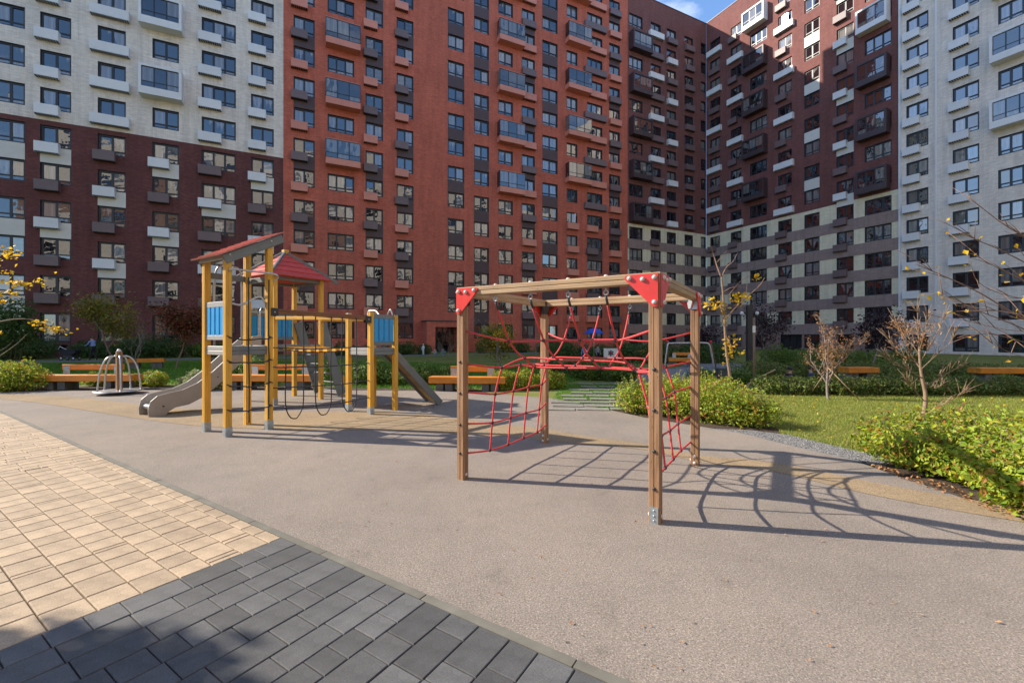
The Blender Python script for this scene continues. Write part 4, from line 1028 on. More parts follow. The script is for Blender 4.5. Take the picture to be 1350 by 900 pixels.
for p in (P2, P4):
    for z in zsn: 
        b = MB(); b.tube([p + ou * .9 - V * .03 + Z * (z + .03), p + ou * 1.35 + V * .03 + Z * (z - .005)], .010, 6); b.build('rope_ferrule', M['plastic_dark'], pt)
# bridge between rear tower and middle tower
timber('bridge_rail', Q0 + U * .05 + Z * 2.06, R3 - U * .05 + Z * 2.02, .075, 'yellow', pt, Z); timber('bridge_rail', Q2 + U * .05 + Z * 2.06, R4 - U * .05 + Z * 2.02, .075, 'yellow', pt, Z)
nst = 8
for i in range(nst):
    f = (i + .5) / nst; sag = .05 * math.sin(math.pi * f)
    a = Q0 + (R3 - Q0) * (.06 + .88 * f) + V * .06 + Z * (1.36 - sag); c = Q2 + (R4 - Q2) * (.06 + .88 * f) - V * .06 + Z * (1.36 - sag)
    board('bridge_plank', a, c, .055, .15, 'yellow', pt); 
for s0, s1 in ((Q0, R3), (Q2, R4)):
    sgn = V * (.09 if s0 is Q0 else -.09)
    rope('bridge_rope', [s0 + sgn + U * .05 + Z * 1.34, (s0 + s1) / 2 + sgn + Z * 1.27, s1 + sgn - U * .05 + Z * 1.34], .012, 'rope_black', pt)
# slide on the rear tower
sc = Q3 + U * .36
def SP(s, w_, z): return sc - V * s + U * w_ + Z * z
prof = [(0, 1.66), (.20, 1.63), (.55, 1.33), (1.05, .85), (1.35, .62), (1.62, .50), (1.88, .46), (2.05, .42), (2.16, .32), (2.20, .16), (2.19, .0), (1.92, .0), (1.86, .08), (1.74, .15), (1.50, .18), (1.25, .30), (.9, .58), (.5, .98), (.2, 1.22), (0, 1.28)]
for w_ in (-.26, .235):
    b = MB(); n = len(prof); vs = [SP(s, w_, z) for s, z in prof] + [SP(s, w_ + .025, z) for s, z in prof]
    b.add(vs, [tuple(range(n)), tuple(range(2*n-1, n-1, -1))] + [(i, n+i, n+(i+1) % n, (i+1) % n) for i in range(n)])
    sd = b.build('slide_side', M['slide_side'], pt); bolt(SP(1.95, w_ + .026, .20), U, sd, .018, 'plastic_dark', 'bolt', .006); bolt(SP(.95, w_ + .026, .72), U, sd, .014, 'plastic_dark', 'bolt', .006)
b = MB(); ch = [(0, 1.44), (.20, 1.42), (.5, 1.14), (1.0, .66), (1.35, .40), (1.65, .29), (1.95, .26), (2.10, .24), (2.15, .20), (2.14, .15)]
cp = catmull([Vector((s, 0, z)) for s, z in ch], 4)
for i in range(len(cp) - 1): b.add([SP(cp[i].x, -.233, cp[i].z), SP(cp[i].x, .233, cp[i].z), SP(cp[i+1].x, .233, cp[i+1].z), SP(cp[i+1].x, -.233, cp[i+1].z)], [(0, 1, 2, 3)], 0, True)
b.build('slide_chute', M['slide'], pt)
for w_ in (-.24, .24):
    pipe([SP(.02, w_, 1.42), SP(.02, w_, 2.15), SP(.0, w_ * .92, 2.28), SP(-.06, w_ * .8, 2.33), SP(-.14, w_ * .85, 2.28), SP(-.18, w_, 2.15), SP(-.18, w_, 1.42)], .015)
# ladder with grey side boards on the rear tower
for p in (Q1, Q2):
    board('ladder_side', p + V * .06 + Z * 2.02 + (U * .08 if p is Q1 else -U * .08), p + V * .68 + Z * .05 + (U * .08 if p is Q1 else -U * .08), .26, .04, 'greyboard', pt, up_=V)
for i in range(5):
    f = (i + .6) / 5.4; p = Q1 + V * (.06 + .62 * (1 - f * .75)) + Z * (1.4 * f * .95); board('ladder_step', p + U * .105, p + U * 1.095, .12, .03, 'greyboard', pt, up_=V)
# climbing ramp of the middle tower
rt = (R4 + R2) / 2 + Z * 1.30; rd = Vector((.80, .60, 0)).normalized(); rf_ = (R4 + R2) / 2 + V * .04 + rd * 1.22; rs = rd.cross(Z)
a0 = (R4 + R2) / 2 + rd * .06 + Z * 1.34
for s in (-1, 1): board('ramp_side', a0 + rs * s * .31, rf_ + rs * s * .31 + Z * .05, .15, .035, 'greyboard', pt)
for i in range(8):
    f0 = (i + .5) / 8; p = a0 + (rf_ + Z * .05 - a0) * f0; sl_ = (rf_ + Z * .05 - a0)
    board('ramp_plank', p - rs * .285, p + rs * .285, sl_.length / 8 - .006, .025, 'ramp_tan', pt, up_=sl_.normalized())
for i in range(4):
    p = a0 + (rf_ + Z * .05 - a0) * ((i + .7) / 4.4); nr = rs.cross((rf_ - a0).normalized()); board('foot_rail', p - rs * .28 + Z * .03, p + rs * .28 + Z * .03, .03, .03, 'plastic_dark', pt, bev=.004)
pipe([R3 + V * .5 + Z * 2.1, R3 + V * .52 + U * .02 + Z * 2.2, R3 + V * .5 + U * .25 + Z * 2.2, R3 + U * .5 + V * .4 + Z * 2.1], .017); pipe([R2 + Z * 2.1 - U * .08, R2 - U * .15 + Z * 2.22, R2 - U * .25 + Z * 2.1], .017)

# ------------------------------------------------------------------ spinner
sp = G(157, 519.5); spn = thing('spinner_carousel', 'small spinner carousel with wooden post and bent steel hoops', 'carousel', sp)
b = MB(); b.lathe([(.18, .012), (.18, .05), (.50, .085), (.55, .095), (.55, .115), (.50, .122), (.10, .125)], 32, Matrix.Translation(sp)); b.build('disc', M['steel'], spn)
timber('post', sp + Z * .12, sp + Z * 1.20, .125, 'wood_frame', spn)
b = MB(); b.lathe([(.06, 0), (.06, .03), (.03, .07), (.01, .08)], 10, Matrix.Translation(sp + Z * 1.2)); b.build('post_cap', M['cap'], spn)
for k in range(5):
    a = 2 * math.pi * k / 5 + .5; d = Vector((math.cos(a), math.sin(a), 0))
    b = MB(); b.tube(catmull([sp + d * .05 + Z * 1.06, sp + d * .16 + Z * 1.08, sp + d * .30 + Z * .98, sp + d * .42 + Z * .66, sp + d * .48 + Z * .12], 6), .022, 8); b.build('hoop', M['steel'], spn)

# ------------------------------------------------------------------ benches
def bench(label, c, ang, length, back=True, group=None, hs=.46, boff=0.0, bl=None):
    r = thing('park_bench', label, 'bench', c, ang, group); T = wmat(r)
    for k in range(3):
        board('seat_plank', T @ Vector((-length/2, -.22 + .165 * k, hs - .10)), T @ Vector((length/2, -.22 + .165 * k, hs - .10)), .19, .155, 'orange', r)
    for x in (-length * .36, -length * .24, length * .24, length * .36):
        b = MB(); b.box((x - .11, -.24, 0), (x + .11, .22, hs - .205), T); b.build('leg', M['concrete_dark'], r)
    if back:
        bl = bl or length * .6
        for k in range(1): board('backrest', T @ Vector((boff - bl/2, .18, hs + .21)), T @ Vector((boff + bl/2, .18, hs + .21)), .17, .07, 'orange', r)
        for x in (boff - bl * .42, boff + bl * .42):
            b = MB(); b.box((x - .10, .13, hs - .02), (x + .10, .142, hs + .24), T); b.box((x - .10, -.05, hs - .022), (x + .10, .13, hs - .008), T); b.build('back_bracket', M['galv'], r)
    return r
bench('orange timber bench beside the spinner carousel', G(112, 513.5) + Vector((0, .2, 0)), R(2), 2.85, True, boff=-.1, bl=1.85)
bench('orange timber bench behind the play tower posts', Vector((-7.5, 13.4, 0)), R(-1), 2.9, True, bl=1.9, boff=.2)
bench('orange timber bench between the ramp and the climbing frame', G(612, 515.5) + Vector((.10, .2, 0)), R(-4), 2.3, True, boff=.1, bl=1.35, hs=.43)
FB = 'far benches across the green'
def fbench(label, px, py, D, ln, ang, back=False): 
    p = AT(px, py, D); p.z = 0; return bench(label, p, ang, ln, back, FB, hs=.54 if not back else .48)
fbench('long orange bench behind the right hedges, in front of the white block', 1325, 487, 15.3, 2.2, R(-3))
fbench('orange bench top behind the hedge, beside the wired bare tree', 1130, 483, 15.6, 1.15, R(4))
fbench('orange bench with backrest beyond the steel tube frame', 899, 476, 24, 1.6, R(-20), True)
fbench('small bench beside the white play panel', 847, 472, 30, 1.8, R(-10), True)
fbench('brown bench on the shaded lawn behind the spinner', 193, 478, 22, 1.5, R(30))

# ------------------------------------------------------------------ plants
def leaf_arrays(pos, size, nrm=None, jitter=.7, aspect=.5, droop=0.0):
    n = len(pos); d = rng.normal(size=(n, 3))
    if nrm is not None: nn = nrm + rng.normal(size=(n, 3)) * jitter
    else: nn = rng.normal(size=(n, 3)); nn[:, 2] = np.abs(nn[:, 2]) + .3
    nn /= np.linalg.norm(nn, axis=1, keepdims=True) + 1e-9
    d[:, 2] -= droop
    d -= nn * (d * nn).sum(1, keepdims=True); d /= np.linalg.norm(d, axis=1, keepdims=True) + 1e-9
    s = np.cross(nn, d); sz = size * rng.uniform(.6, 1.25, size=(n, 1))
    a = pos - d * sz * .5; t = pos + d * sz * .5; m = pos + nn * sz * .10 - d * sz * .05
    l = m + s * sz * aspect * .5; r = m - s * sz * aspect * .5
    v = np.stack([a, l, t, r], 1).reshape(-1, 3); q = np.arange(4 * n).reshape(-1, 4); return v, q
def blob_points(blobs, n, shell=.30, gap=.0, hollow=.35):
    vol = np.array([b[3] * b[4] * b[5] for b in blobs]) ** .67; vol /= vol.sum(); ks = rng.choice(len(blobs), n, p=vol)
    B = np.array(blobs)[ks]; d = rng.normal(size=(n, 3)); d /= np.linalg.norm(d, axis=1, keepdims=True)
    r = 1 - np.abs(rng.normal(size=n)) * shell; r = np.clip(r, hollow, 1.1)
    bumps = 1 + .16 * np.sin(d[:, 0] * 7 + B[:, 0] * 3) * np.sin(d[:, 1] * 6 + B[:, 1] * 5) + .12 * np.sin(d[:, 2] * 9 + B[:, 0] * 11)
    p = B[:, :3] + d * (r * bumps)[:, None] * B[:, 3:6]; nn = d / B[:, 3:6]; nn /= np.linalg.norm(nn, axis=1, keepdims=True)
    k = p[:, 2] > .015
    return p[k], nn[k]
def foliage(parent, blobs, n, size, mat, name='foliage', shell=.30, jitter=.8, aspect=.5):
    p, nn = blob_points(blobs, n, shell); nn[:, 2] += .35
    v, q = leaf_arrays(p, size, nn, jitter, aspect); me = np_mesh(name, v, quads=q, mats=M[mat]); return mobj(name, me, parent)
def shrub(name, label, cat, base, blobs, n, size, mat, group=None, stem='bark', nst=14, aspect=.5, shell=.3, shoots=0):
    r = thing(name, label, cat, base, 0, group)
    foliage(r, blobs, n, size, mat, aspect=aspect, shell=shell)
    b = MB()
    for k in range(nst):
        q = random.choice(blobs); a = Vector((q[0] + random.uniform(-.3, .3) * q[3], q[1] + random.uniform(-.3, .3) * q[4], 0)); t = Vector((q[0] + random.uniform(-.8, .8) * q[3], q[1] + random.uniform(-.8, .8) * q[4], q[2] + random.uniform(.3, .95) * q[5]))
        b.tube([a, (a + t) / 2 + Vector((random.uniform(-.05, .05), random.uniform(-.05, .05), .03)), t], [.010, .007, .003], 5)
    lp_ = []
    for k in range(shoots):
        q = random.choice(blobs); an = random.uniform(0, 6.28); rr_ = random.uniform(.2, .95); a = Vector((q[0] + math.cos(an) * rr_ * q[3], q[1] + math.sin(an) * rr_ * q[4], q[2] + q[5] * math.sqrt(max(0, 1 - rr_ ** 2)) * .8))
        d_ = Vector((math.cos(an) * rr_ * .8 + random.gauss(0, .2), math.sin(an) * rr_ * .8 + random.gauss(0, .2), random.uniform(.5, 1.1))).normalized(); ln = random.uniform(.10, .26)
        b.tube([a, a + d_ * ln * .5, a + d_ * ln + Vector((0, 0, .01))], [.004, .003, .0015], 4); lp_ += [tuple(a + d_ * ln * f + Vector((random.gauss(0, .018), random.gauss(0, .018), random.gauss(0, .012)))) for f in np.linspace(.15, 1.0, 9)]
    if lp_:
        v, qd = leaf_arrays(np.array(lp_), size * .95, None, .8, aspect); mobj('shoots', np_mesh('shoots', v, quads=qd, mats=M[mat]), r)['kind'] = 'stuff'
    b.build('stems', M[stem], r)['kind'] = 'stuff'; return r
def hedge_blobs(p0, p1, hgt, wdt, n):
    p0 = Vector(p0); p1 = Vector(p1); o = []
    for i in range(n):
        f = (i + .5) / n; c = p0 + (p1 - p0) * f + Vector((random.uniform(-.25, .25), random.uniform(-.25, .25), 0)) * wdt; h = hgt * random.uniform(.72, 1.08)
        o.append((c.x, c.y, h * .46, wdt * random.uniform(.42, .62), wdt * random.uniform(.42, .62), h * .56))
    return o
# lit hedges round the playground
bl = []
for (px, py, rx, h) in ((1165, 600, .30, .42), (1205, 618, .42, .58), (1250, 630, .48, .66), (1300, 643, .5, .74), (1345, 655, .5, .80), (1240, 595, .5, .60), (1300, 600, .55, .66), (1345, 610, .55, .72), (1390, 640, .55, .8), (1195, 590, .4, .46), (1400, 690, .5, .8), (1370, 676, .35, .6)):
    p = G(px, py); bl.append((p.x, p.y + .12, h * .40, rx * .95, rx * .95, h * .45))
shrub('hedge', 'dense yellow green leafy shrubbery at the rubber edge beside the gravel', 'shrub', G(1270, 640), bl, 26000, .068, 'leaf_hedge', nst=70, shell=.42, shoots=230)
bl = []
for (px, py, rx, h) in ((838, 545, .45, .62), (870, 548, .5, .72), (905, 552, .5, .72), (940, 557, .52, .72), (975, 562, .5, .66), (1005, 565, .38, .5), (930, 540, .55, .74), (890, 538, .5, .74), (960, 546, .5, .7)):
    p = G(px, py); bl.append((p.x, p.y + .15, h * .47, rx, rx, h * .54))
shrub('hedge', 'yellow green leafy hedge behind the climbing frame at the foot of the yellow sapling', 'shrub', G(925, 556), bl, 22000, .066, 'leaf_hedge', nst=40, shell=.40, shoots=170)
bl = hedge_blobs(G(2, 515), G(52, 514), .85, 1.0, 4) + hedge_blobs(G(-40, 514), G(0, 513), .85, 1.0, 3)
shrub('shrub', 'bright leafy shrub next to the bench by the spinner', 'shrub', G(22, 514), bl, 9000, .085, 'leaf_hedge')
bl = hedge_blobs(Vector((-14.0, 14.3, 0)), Vector((-11.4, 14.2, 0)), .50, .7, 6)
shrub('shrub', 'low bright shrubs growing behind the bench by the spinner', 'shrub', Vector((-12.8, 14.2, 0)), bl, 6000, .08, 'leaf_hedge')
bl = hedge_blobs(Vector((-10.3, 13.2, 0)), Vector((-9.1, 13.1, 0)), .62, .7, 3)
shrub('shrub', 'pale variegated shrub beside the slide', 'shrub', Vector((-9.7, 13.2, 0)), bl, 5000, .075, 'leaf_var')
bl = hedge_blobs(Vector((-9.8, 14.9, 0)), Vector((-8.5, 14.6, 0)), 1.05, 1.0, 4)
shrub('shrub', 'dark green shrub behind the pale variegated one', 'shrub', Vector((-9.1, 14.7, 0)), bl, 6000, .08, 'leaf_mid')
bl = hedge_blobs(Vector((-6.2, 14.6, 0)), Vector((-2.0, 14.4, 0)), .80, .9, 10)
shrub('hedge', 'mid green hedge behind the ramp and ladder', 'shrub', Vector((-4.1, 14.5, 0)), bl, 12000, .08, 'leaf_mid')
bl = hedge_blobs(G(660, 514), G(735, 512), .62, .7, 5)
shrub('shrub', 'light green shrubs seen through the rope net', 'shrub', G(697, 513), bl, 7000, .075, 'leaf_hedge')
bl = hedge_blobs(G(765, 500), G(835, 502), .80, 1.0, 6) 
shrub('hedge', 'dark green hedge bordering the slab path', 'shrub', G(800, 501), bl, 7000, .10, 'leaf_mid')
bl = hedge_blobs(G(730, 494), G(775, 494), .75, 1.0, 4)
shrub('shrub', 'dark shrub behind the rear post of the climbing frame', 'shrub', G(752, 494), bl, 4000, .10, 'leaf_dark')
# hedges across the lawn
bl = hedge_blobs(G(1000, 519.5), G(1180, 520), .54, .75, 18) + hedge_blobs(G(1180, 520), G(1420, 521), .58, .75, 20)
shrub('hedge', 'long clipped hedge along the far edge of the lit lawn', 'hedge', G(1200, 525), bl, 26000, .075, 'leaf_far', nst=60)
bl = hedge_blobs(G(925, 506), G(985, 506), .55, .9, 6)
shrub('shrub', 'low shrub beside the dark grey waste bin', 'shrub', G(955, 506), bl, 4500, .09, 'leaf_mid')
bl = hedge_blobs(Vector((9.2, 17.6, 0)), Vector((15.0, 17.2, 0)), .72, 1.2, 14) + hedge_blobs(Vector((15.0, 17.2, 0)), Vector((23, 17.0, 0)), .72, 1.2, 13)
shrub('hedge', 'second hedge row behind the seated children', 'hedge', Vector((15, 16.4, 0)), bl, 22000, .09, 'leaf_far', nst=40)
bl = hedge_blobs(Vector((14, 24, 0)), Vector((21, 22, 0)), 1.1, 1.6, 9)
shrub('hedge', 'green hedge in front of the dark entrance of the right wing', 'hedge', Vector((17.5, 23, 0)), bl, 9000, .13, 'leaf_mid', nst=20)
bl = hedge_blobs(Vector((6.5, 27.5, 0)), Vector((13.5, 27, 0)), 1.5, 1.8, 9)
shrub('hedge', 'tall dark hedge beyond the steel tube frame', 'hedge', Vector((10, 27.2, 0)), bl, 9000, .15, 'leaf_dark', nst=20)
bl = hedge_blobs(Vector((2.2, 33, 0)), Vector((12, 37, 0)), 1.3, 2.0, 9)
shrub('hedge', 'dark hedge at the foot of the red block near the blue parasol', 'hedge', Vector((7, 35, 0)), bl, 8000, .17, 'leaf_dark', nst=20)
# plants in front of the long facade
nrmL = Vector((0.4341, -0.9008, 0))
def onL(px, off):                                  # ground point in front of the long facade
    s = sL(px); p = CORNER + LX * s + nrmL * off; return p
for i, (p0, p1, h, off, mt, lb) in enumerate(((8, 85, 1.9, 3.0, 'leaf_dark', 'dark green hedge against the maroon wall left of the pram'), (128, 190, 1.3, 2.6, 'leaf_dark', 'dark green bush below the ground floor windows behind the maple'),
        (190, 262, 1.7, 4.5, 'leaf_dark', 'dense dark bushes under the red leaved bush'), (262, 330, 1.2, 4.0, 'leaf_mid', 'green bushes behind the front play tower'), (430, 545, 1.2, 7.0, 'leaf_dark', 'low green bushes in front of the red block'), (600, 720, 1.5, 6.0, 'leaf_dark', 'dark bushes beside the red block entrance'))):
    bl = hedge_blobs(onL(p0, off), onL(p1, off), h, h * 1.1, 7); shrub('hedge', lb, 'hedge', onL((p0 + p1) / 2, off), bl, 7000, .17, mt, nst=16)
# red leaved bush, yellow green bush
def tree(name, label, cat, base, hgt, spread, mat_b, leaves=None, nleaf=0, lsize=.08, r0=.05, depth=4, split=3, trunk=.35, up=.55, group=None, lean=(0, 0), leaf_at=2, seed=1, crown='crown', clump=0.25, first=None, asp=.6, side=None):
    rd_ = random.Random(seed); root = thing(name, label, cat, base, 0, group); base = Vector(base)
    tb = MB(); bb = MB(); tips = []
    def grow(p, d, ln, r, lv, mbb):
        pts = [p]; rs_ = [r]; q = p; dd = d.copy(); n = 4 if lv < 2 else 3
        for i in range(n):
            dd = (dd + Vector((rd_.gauss(0, .10), rd_.gauss(0, .10), rd_.gauss(.03, .06)))).normalized(); q = q + dd * ln / n; pts.append(q); rs_.append(r * (1 - .45 * (i + 1) / n))
        mbb.tube(pts, rs_, 7 if lv < 2 else 5, cap=(lv >= depth))
        if lv >= leaf_at: tips.extend([(pts[k], dd) for k in range(1, len(pts))])
        if lv >= depth: return
        for k in range(split if lv > 0 else (first or split + 1)):
            f = rd_.uniform(.35, 1.0) if k else 1.0; st = pts[max(1, min(n, int(round(f * n))))]
            ang = rd_.uniform(0, 2 * math.pi); t = Vector((math.cos(ang), math.sin(ang), 0)); nd = (dd * (1 - spread) + t * spread + Vector((0, 0, up * .5))).normalized()
            if side is not None: nd = (nd + Vector(side) * .35).normalized()
            grow(st, nd, ln * rd_.uniform(.55, .80), r * rd_.uniform(.42, .62), lv + 1, bb)
    grow(base - Vector((0, 0, .02)), Vector((lean[0], lean[1], 1)).normalized(), hgt * trunk, r0, 0, tb)
    tb.build('trunk', M[mat_b], root); bb.build('branches', M[mat_b], root)
    if leaves and nleaf:
        tp = np.array([t[0] for t in tips]); ks = rng.integers(0, len(tp), nleaf); pos = tp[ks] + rng.normal(size=(nleaf, 3)) * clump * np.array([1, 1, .8]); pos = pos[pos[:, 2] > .05]
        v, q = leaf_arrays(pos, lsize, None, .7, asp); mobj(crown, np_mesh(crown, v, quads=q, mats=M[leaves]), root)
    return root, tips
mp_ = AT(150, 470, 24); mp_.z = 0
tree('maple_tree', 'small olive green maple tree in front of the maroon block', 'tree', mp_, 5.2, .55, 'bark', 'leaf_maple', 2700, .15, .06, 3, 4, .40, .45, leaf_at=2, seed=5, clump=.26)
rb_ = AT(232, 470, 22); rb_.z = 0
tree('red_bush', 'tall red brown leaved bush beside the front play tower', 'tree', rb_, 4.9, .40, 'bark', 'leaf_redbush', 5200, .13, .05, 3, 4, .28, .7, leaf_at=1, seed=8, clump=.28, first=6)
yb = AT(662, 490, 20); yb.z = 0
tree('autumn_shrub', 'yellow green autumn shrub seen through the front of the climbing frame', 'tree', yb, 3.3, .40, 'bark_grey', 'leaf_maple', 3600, .11, .04, 3, 4, .28, .7, leaf_at=1, seed=12, clump=.26, first=6)
yb2 = AT(655, 490, 19.5); yb2.z = 0
tree('autumn_shrub', 'thin yellow leaved twigs growing through the autumn shrub', 'tree', yb2, 2.9, .36, 'bark_grey', 'leaf_yellow', 260, .10, .03, 3, 3, .32, .7, leaf_at=2, seed=14, clump=.16, first=4)
for i, (px, D, h, sd, lb) in enumerate(((612, 30, 4.5, 21, 'bare young tree beside the red block entrance'), (178, 21, 3.0, 23, 'bare twiggy shrub between maple and red bush'), (590, 33, 2.6, 24, 'rust coloured bare shrub by the entrance glazing'), (705, 26, 3.4, 26, 'bare shrub behind the rope net'))):
    p = AT(px, 480, D); p.z = 0; tree('bare_shrub', lb, 'shrub', p, h, .42, 'bark_grey' if i != 2 else 'twig_red', 'leaf_redbush' if i in (2,) else None, 500 if i == 2 else 0, .12, .03, 4, 3, .32, .6, seed=sd, first=5)
for px, D, h, sd, lb in ((1008, 26, 4.6, 31, 'dark plum leaved tree beside the lamp post'), (1150, 21, 3.6, 32, 'dark plum leaved tree at the edge of the white block'), (930, 30, 3.2, 33, 'dark plum leaved shrub near the inner corner')):
    p = AT(px, 470, D); p.z = 0; tree('plum_tree', lb, 'tree', p, h, .48, 'bark_grey', 'leaf_plum', 1400, .15, .05, 3, 4, .36, .6, leaf_at=1, seed=sd, clump=.34)

# yellow sapling with its stakes
sb_ = G(966, 518.5); r = thing('yellow_sapling', 'slender sapling with a few yellow leaf clusters rising from the hedge', 'tree', sb_)
def pxp(px, py, dd=0): return AT(px, py, sb_.y + dd)
b = MB(); trunk_pts = [sb_, pxp(960, 480), pxp(957, 455), pxp(955, 420), pxp(953, 385), pxp(951, 365)]
b.tube(catmull(trunk_pts, 4), [.045 - .0011 * i for i in range(21)], 8); b.build('trunk', M['bark_pale'], r)
b = MB()
for pts, r0 in (([(955, 422), (975, 400), (1000, 378), (1008, 366)], .020), ([(951, 366), (945, 350), (939, 330), (936, 322)], .022), ([(951, 366), (958, 352), (966, 345), (973, 332)], .018), ([(956, 432), (951, 418), (950, 402)], .012), ([(960, 390), (975, 372), (990, 362)], .010), ([(944, 347), (952, 338), (958, 330)], .010), ([(983, 392), (985, 372), (984, 355)], .008), ([(953, 385), (968, 378), (986, 380)], .009), ([(956, 440), (962, 452), (966, 462)], .007)):
    q = [pxp(x, y, random.uniform(-.25, .25) * i) for i, (x, y) in enumerate(pts)]; c = catmull(q, 3); b.tube(c, [r0 * (1 - .65 * i / (len(c) - 1)) for i in range(len(c))], 6)
b.build('branches', M['twig_red'], r)
pos = []
for px, py, n, s in ((938, 400, 26, .12), (945, 405, 14, .10), (956, 408, 12, .09), (968, 398, 14, .09), (974, 390, 18, .10), (984, 390, 10, .07), (999, 365, 12, .07), (962, 455, 42, .13), (960, 470, 14, .10), (966, 448, 10, .08), (955, 420, 5, .06), (976, 465, 5, .05), (948, 398, 8, .08)):
    p = pxp(px, py); pos += [p + Vector((random.gauss(0, s), random.gauss(0, s), random.gauss(0, s * .9))) for _ in range(n)]
v, q = leaf_arrays(np.array([tuple(p) for p in pos]), .115, None, .8, .75); mobj('crown', np_mesh('crown', v, quads=q, mats=M['leaf_yellow']), r)
st = thing('tree_stake', 'upright wooden stake beside the yellow sapling', 'stake', G(994, 516)); s0 = G(994, 516)
b = MB(); b.tube([s0, s0 + Z * 2.2], .035, 8); b.build('pole', M['bark'], st); b = MB(); b.box((-.06, -.05, 1.75), (.02, -.03, 1.95), Matrix.Translation(s0)); b.build('tag', M['metal_white'], st)
st = thing('tree_stake', 'leaning wooden stake propped in the hedge by the yellow sapling', 'stake', G(974, 514)); s0 = AT(974, 506, 13.2); s1 = AT(1022, 487, 13.4)
b = MB(); s0.z = .0; b.tube([s0, (s0 + s1) / 2 + Z * .03, s1], .022, 7); b.build('pole', M['stake'], st)
# bare brown conifer with guy wires
tb_ = G(1092, 527); r, tips = tree('bare_tree', 'young bare tree with brown withered twigs, guyed by wires on the lawn', 'tree', tb_, 2.0, .50, 'bark_grey', 'leaf_brown', 1500, .075, .035, 3, 3, .44, .95, leaf_at=1, seed=47, clump=.05, first=7, asp=.2)
for k, (px, py) in enumerate(((1067, 521), (1135, 529), (1064, 513))):
    b = MB(); e = G(px, py); b.tube([e, tb_ + Z * (.82 if k < 2 else .85)], .010, 5); b.build('guy_wire', M['stake'], r)
tc_ = G(1215, 558)
r = thing('bare_tree', 'bare pale tree with upswept branches and dry tufts, rising behind the shrubbery', 'tree', tc_)
def q3(px, py, dd=0): return AT(px, py, tc_.y + dd)
b = MB(); b.tube(catmull([tc_, q3(1219, 540), q3(1220, 520), q3(1216, 500), q3(1213, 480), q3(1212, 460)], 4), [.040 - .0012 * i for i in range(21)], 8); b.build('trunk', M['bark_pale'], r)
b = MB(); tipz = []; rdm = random.Random(3)
main = [([(1220, 543), (1240, 534), (1262, 522), (1272, 517)], .022), ([(1218, 528), (1204, 512), (1195, 503)], .016), ([(1217, 510), (1236, 500), (1256, 488), (1270, 482)], .020), ([(1215, 498), (1198, 488), (1180, 480), (1168, 471)], .019), ([(1213, 486), (1200, 465), (1188, 440), (1180, 425)], .016), ([(1212, 470), (1211, 440), (1209, 405)], .016), ([(1213, 478), (1226, 455), (1240, 430), (1246, 418)], .016), ([(1213, 488), (1232, 470), (1252, 452), (1258, 440)], .014), ([(1212, 462), (1219, 438), (1224, 415)], .012), ([(1212, 468), (1198, 445), (1192, 425)], .012), ([(1215, 500), (1232, 512), (1244, 505)], .010), ([(1213, 480), (1185, 465), (1172, 448)], .012)]
for pts, r0 in main:
    dz = rdm.uniform(-.5, .5); q = [q3(x, y, dz * i / (len(pts) - 1)) for i, (x, y) in enumerate(pts)]; c = catmull(q, 4); r0 *= .58; b.tube(c, [r0 * (1 - .6 * i / (len(c) - 1)) for i in range(len(c))], 6)
    for k in range(18):
        st_ = c[rdm.randint(len(c) // 4, len(c) - 1)]; dd = (c[-1] - c[0]).normalized(); dd = (dd + Vector((rdm.gauss(0, .5), rdm.gauss(0, .5), rdm.gauss(.75, .3)))).normalized(); e = st_ + dd * rdm.uniform(.10, .34); b.tube([st_, (st_ + e) / 2 + Vector((0, 0, .02)), e], [.0055, .004, .002], 5); tipz.append(e)
b.build('branches', M['bark_pale'], r)
pos = []
for px, py, n in ((1180, 428, 90), (1190, 440, 80), (1185, 455, 60), (1207, 432, 80), (1216, 445, 70), (1228, 430, 60), (1222, 455, 50), (1195, 470, 40)):
    p = q3(px, py, random.uniform(-.2, .2)); pos += [p + Vector((random.gauss(0, .07), random.gauss(0, .09), random.gauss(0, .06))) for _ in range(n)]
v, q = leaf_arrays(np.array([tuple(p) for p in pos]), .075, None, .8, .16); mobj('dry_tufts', np_mesh('dry_tufts', v, quads=q, mats=M['leaf_brown']), r)['kind'] = 'stuff'
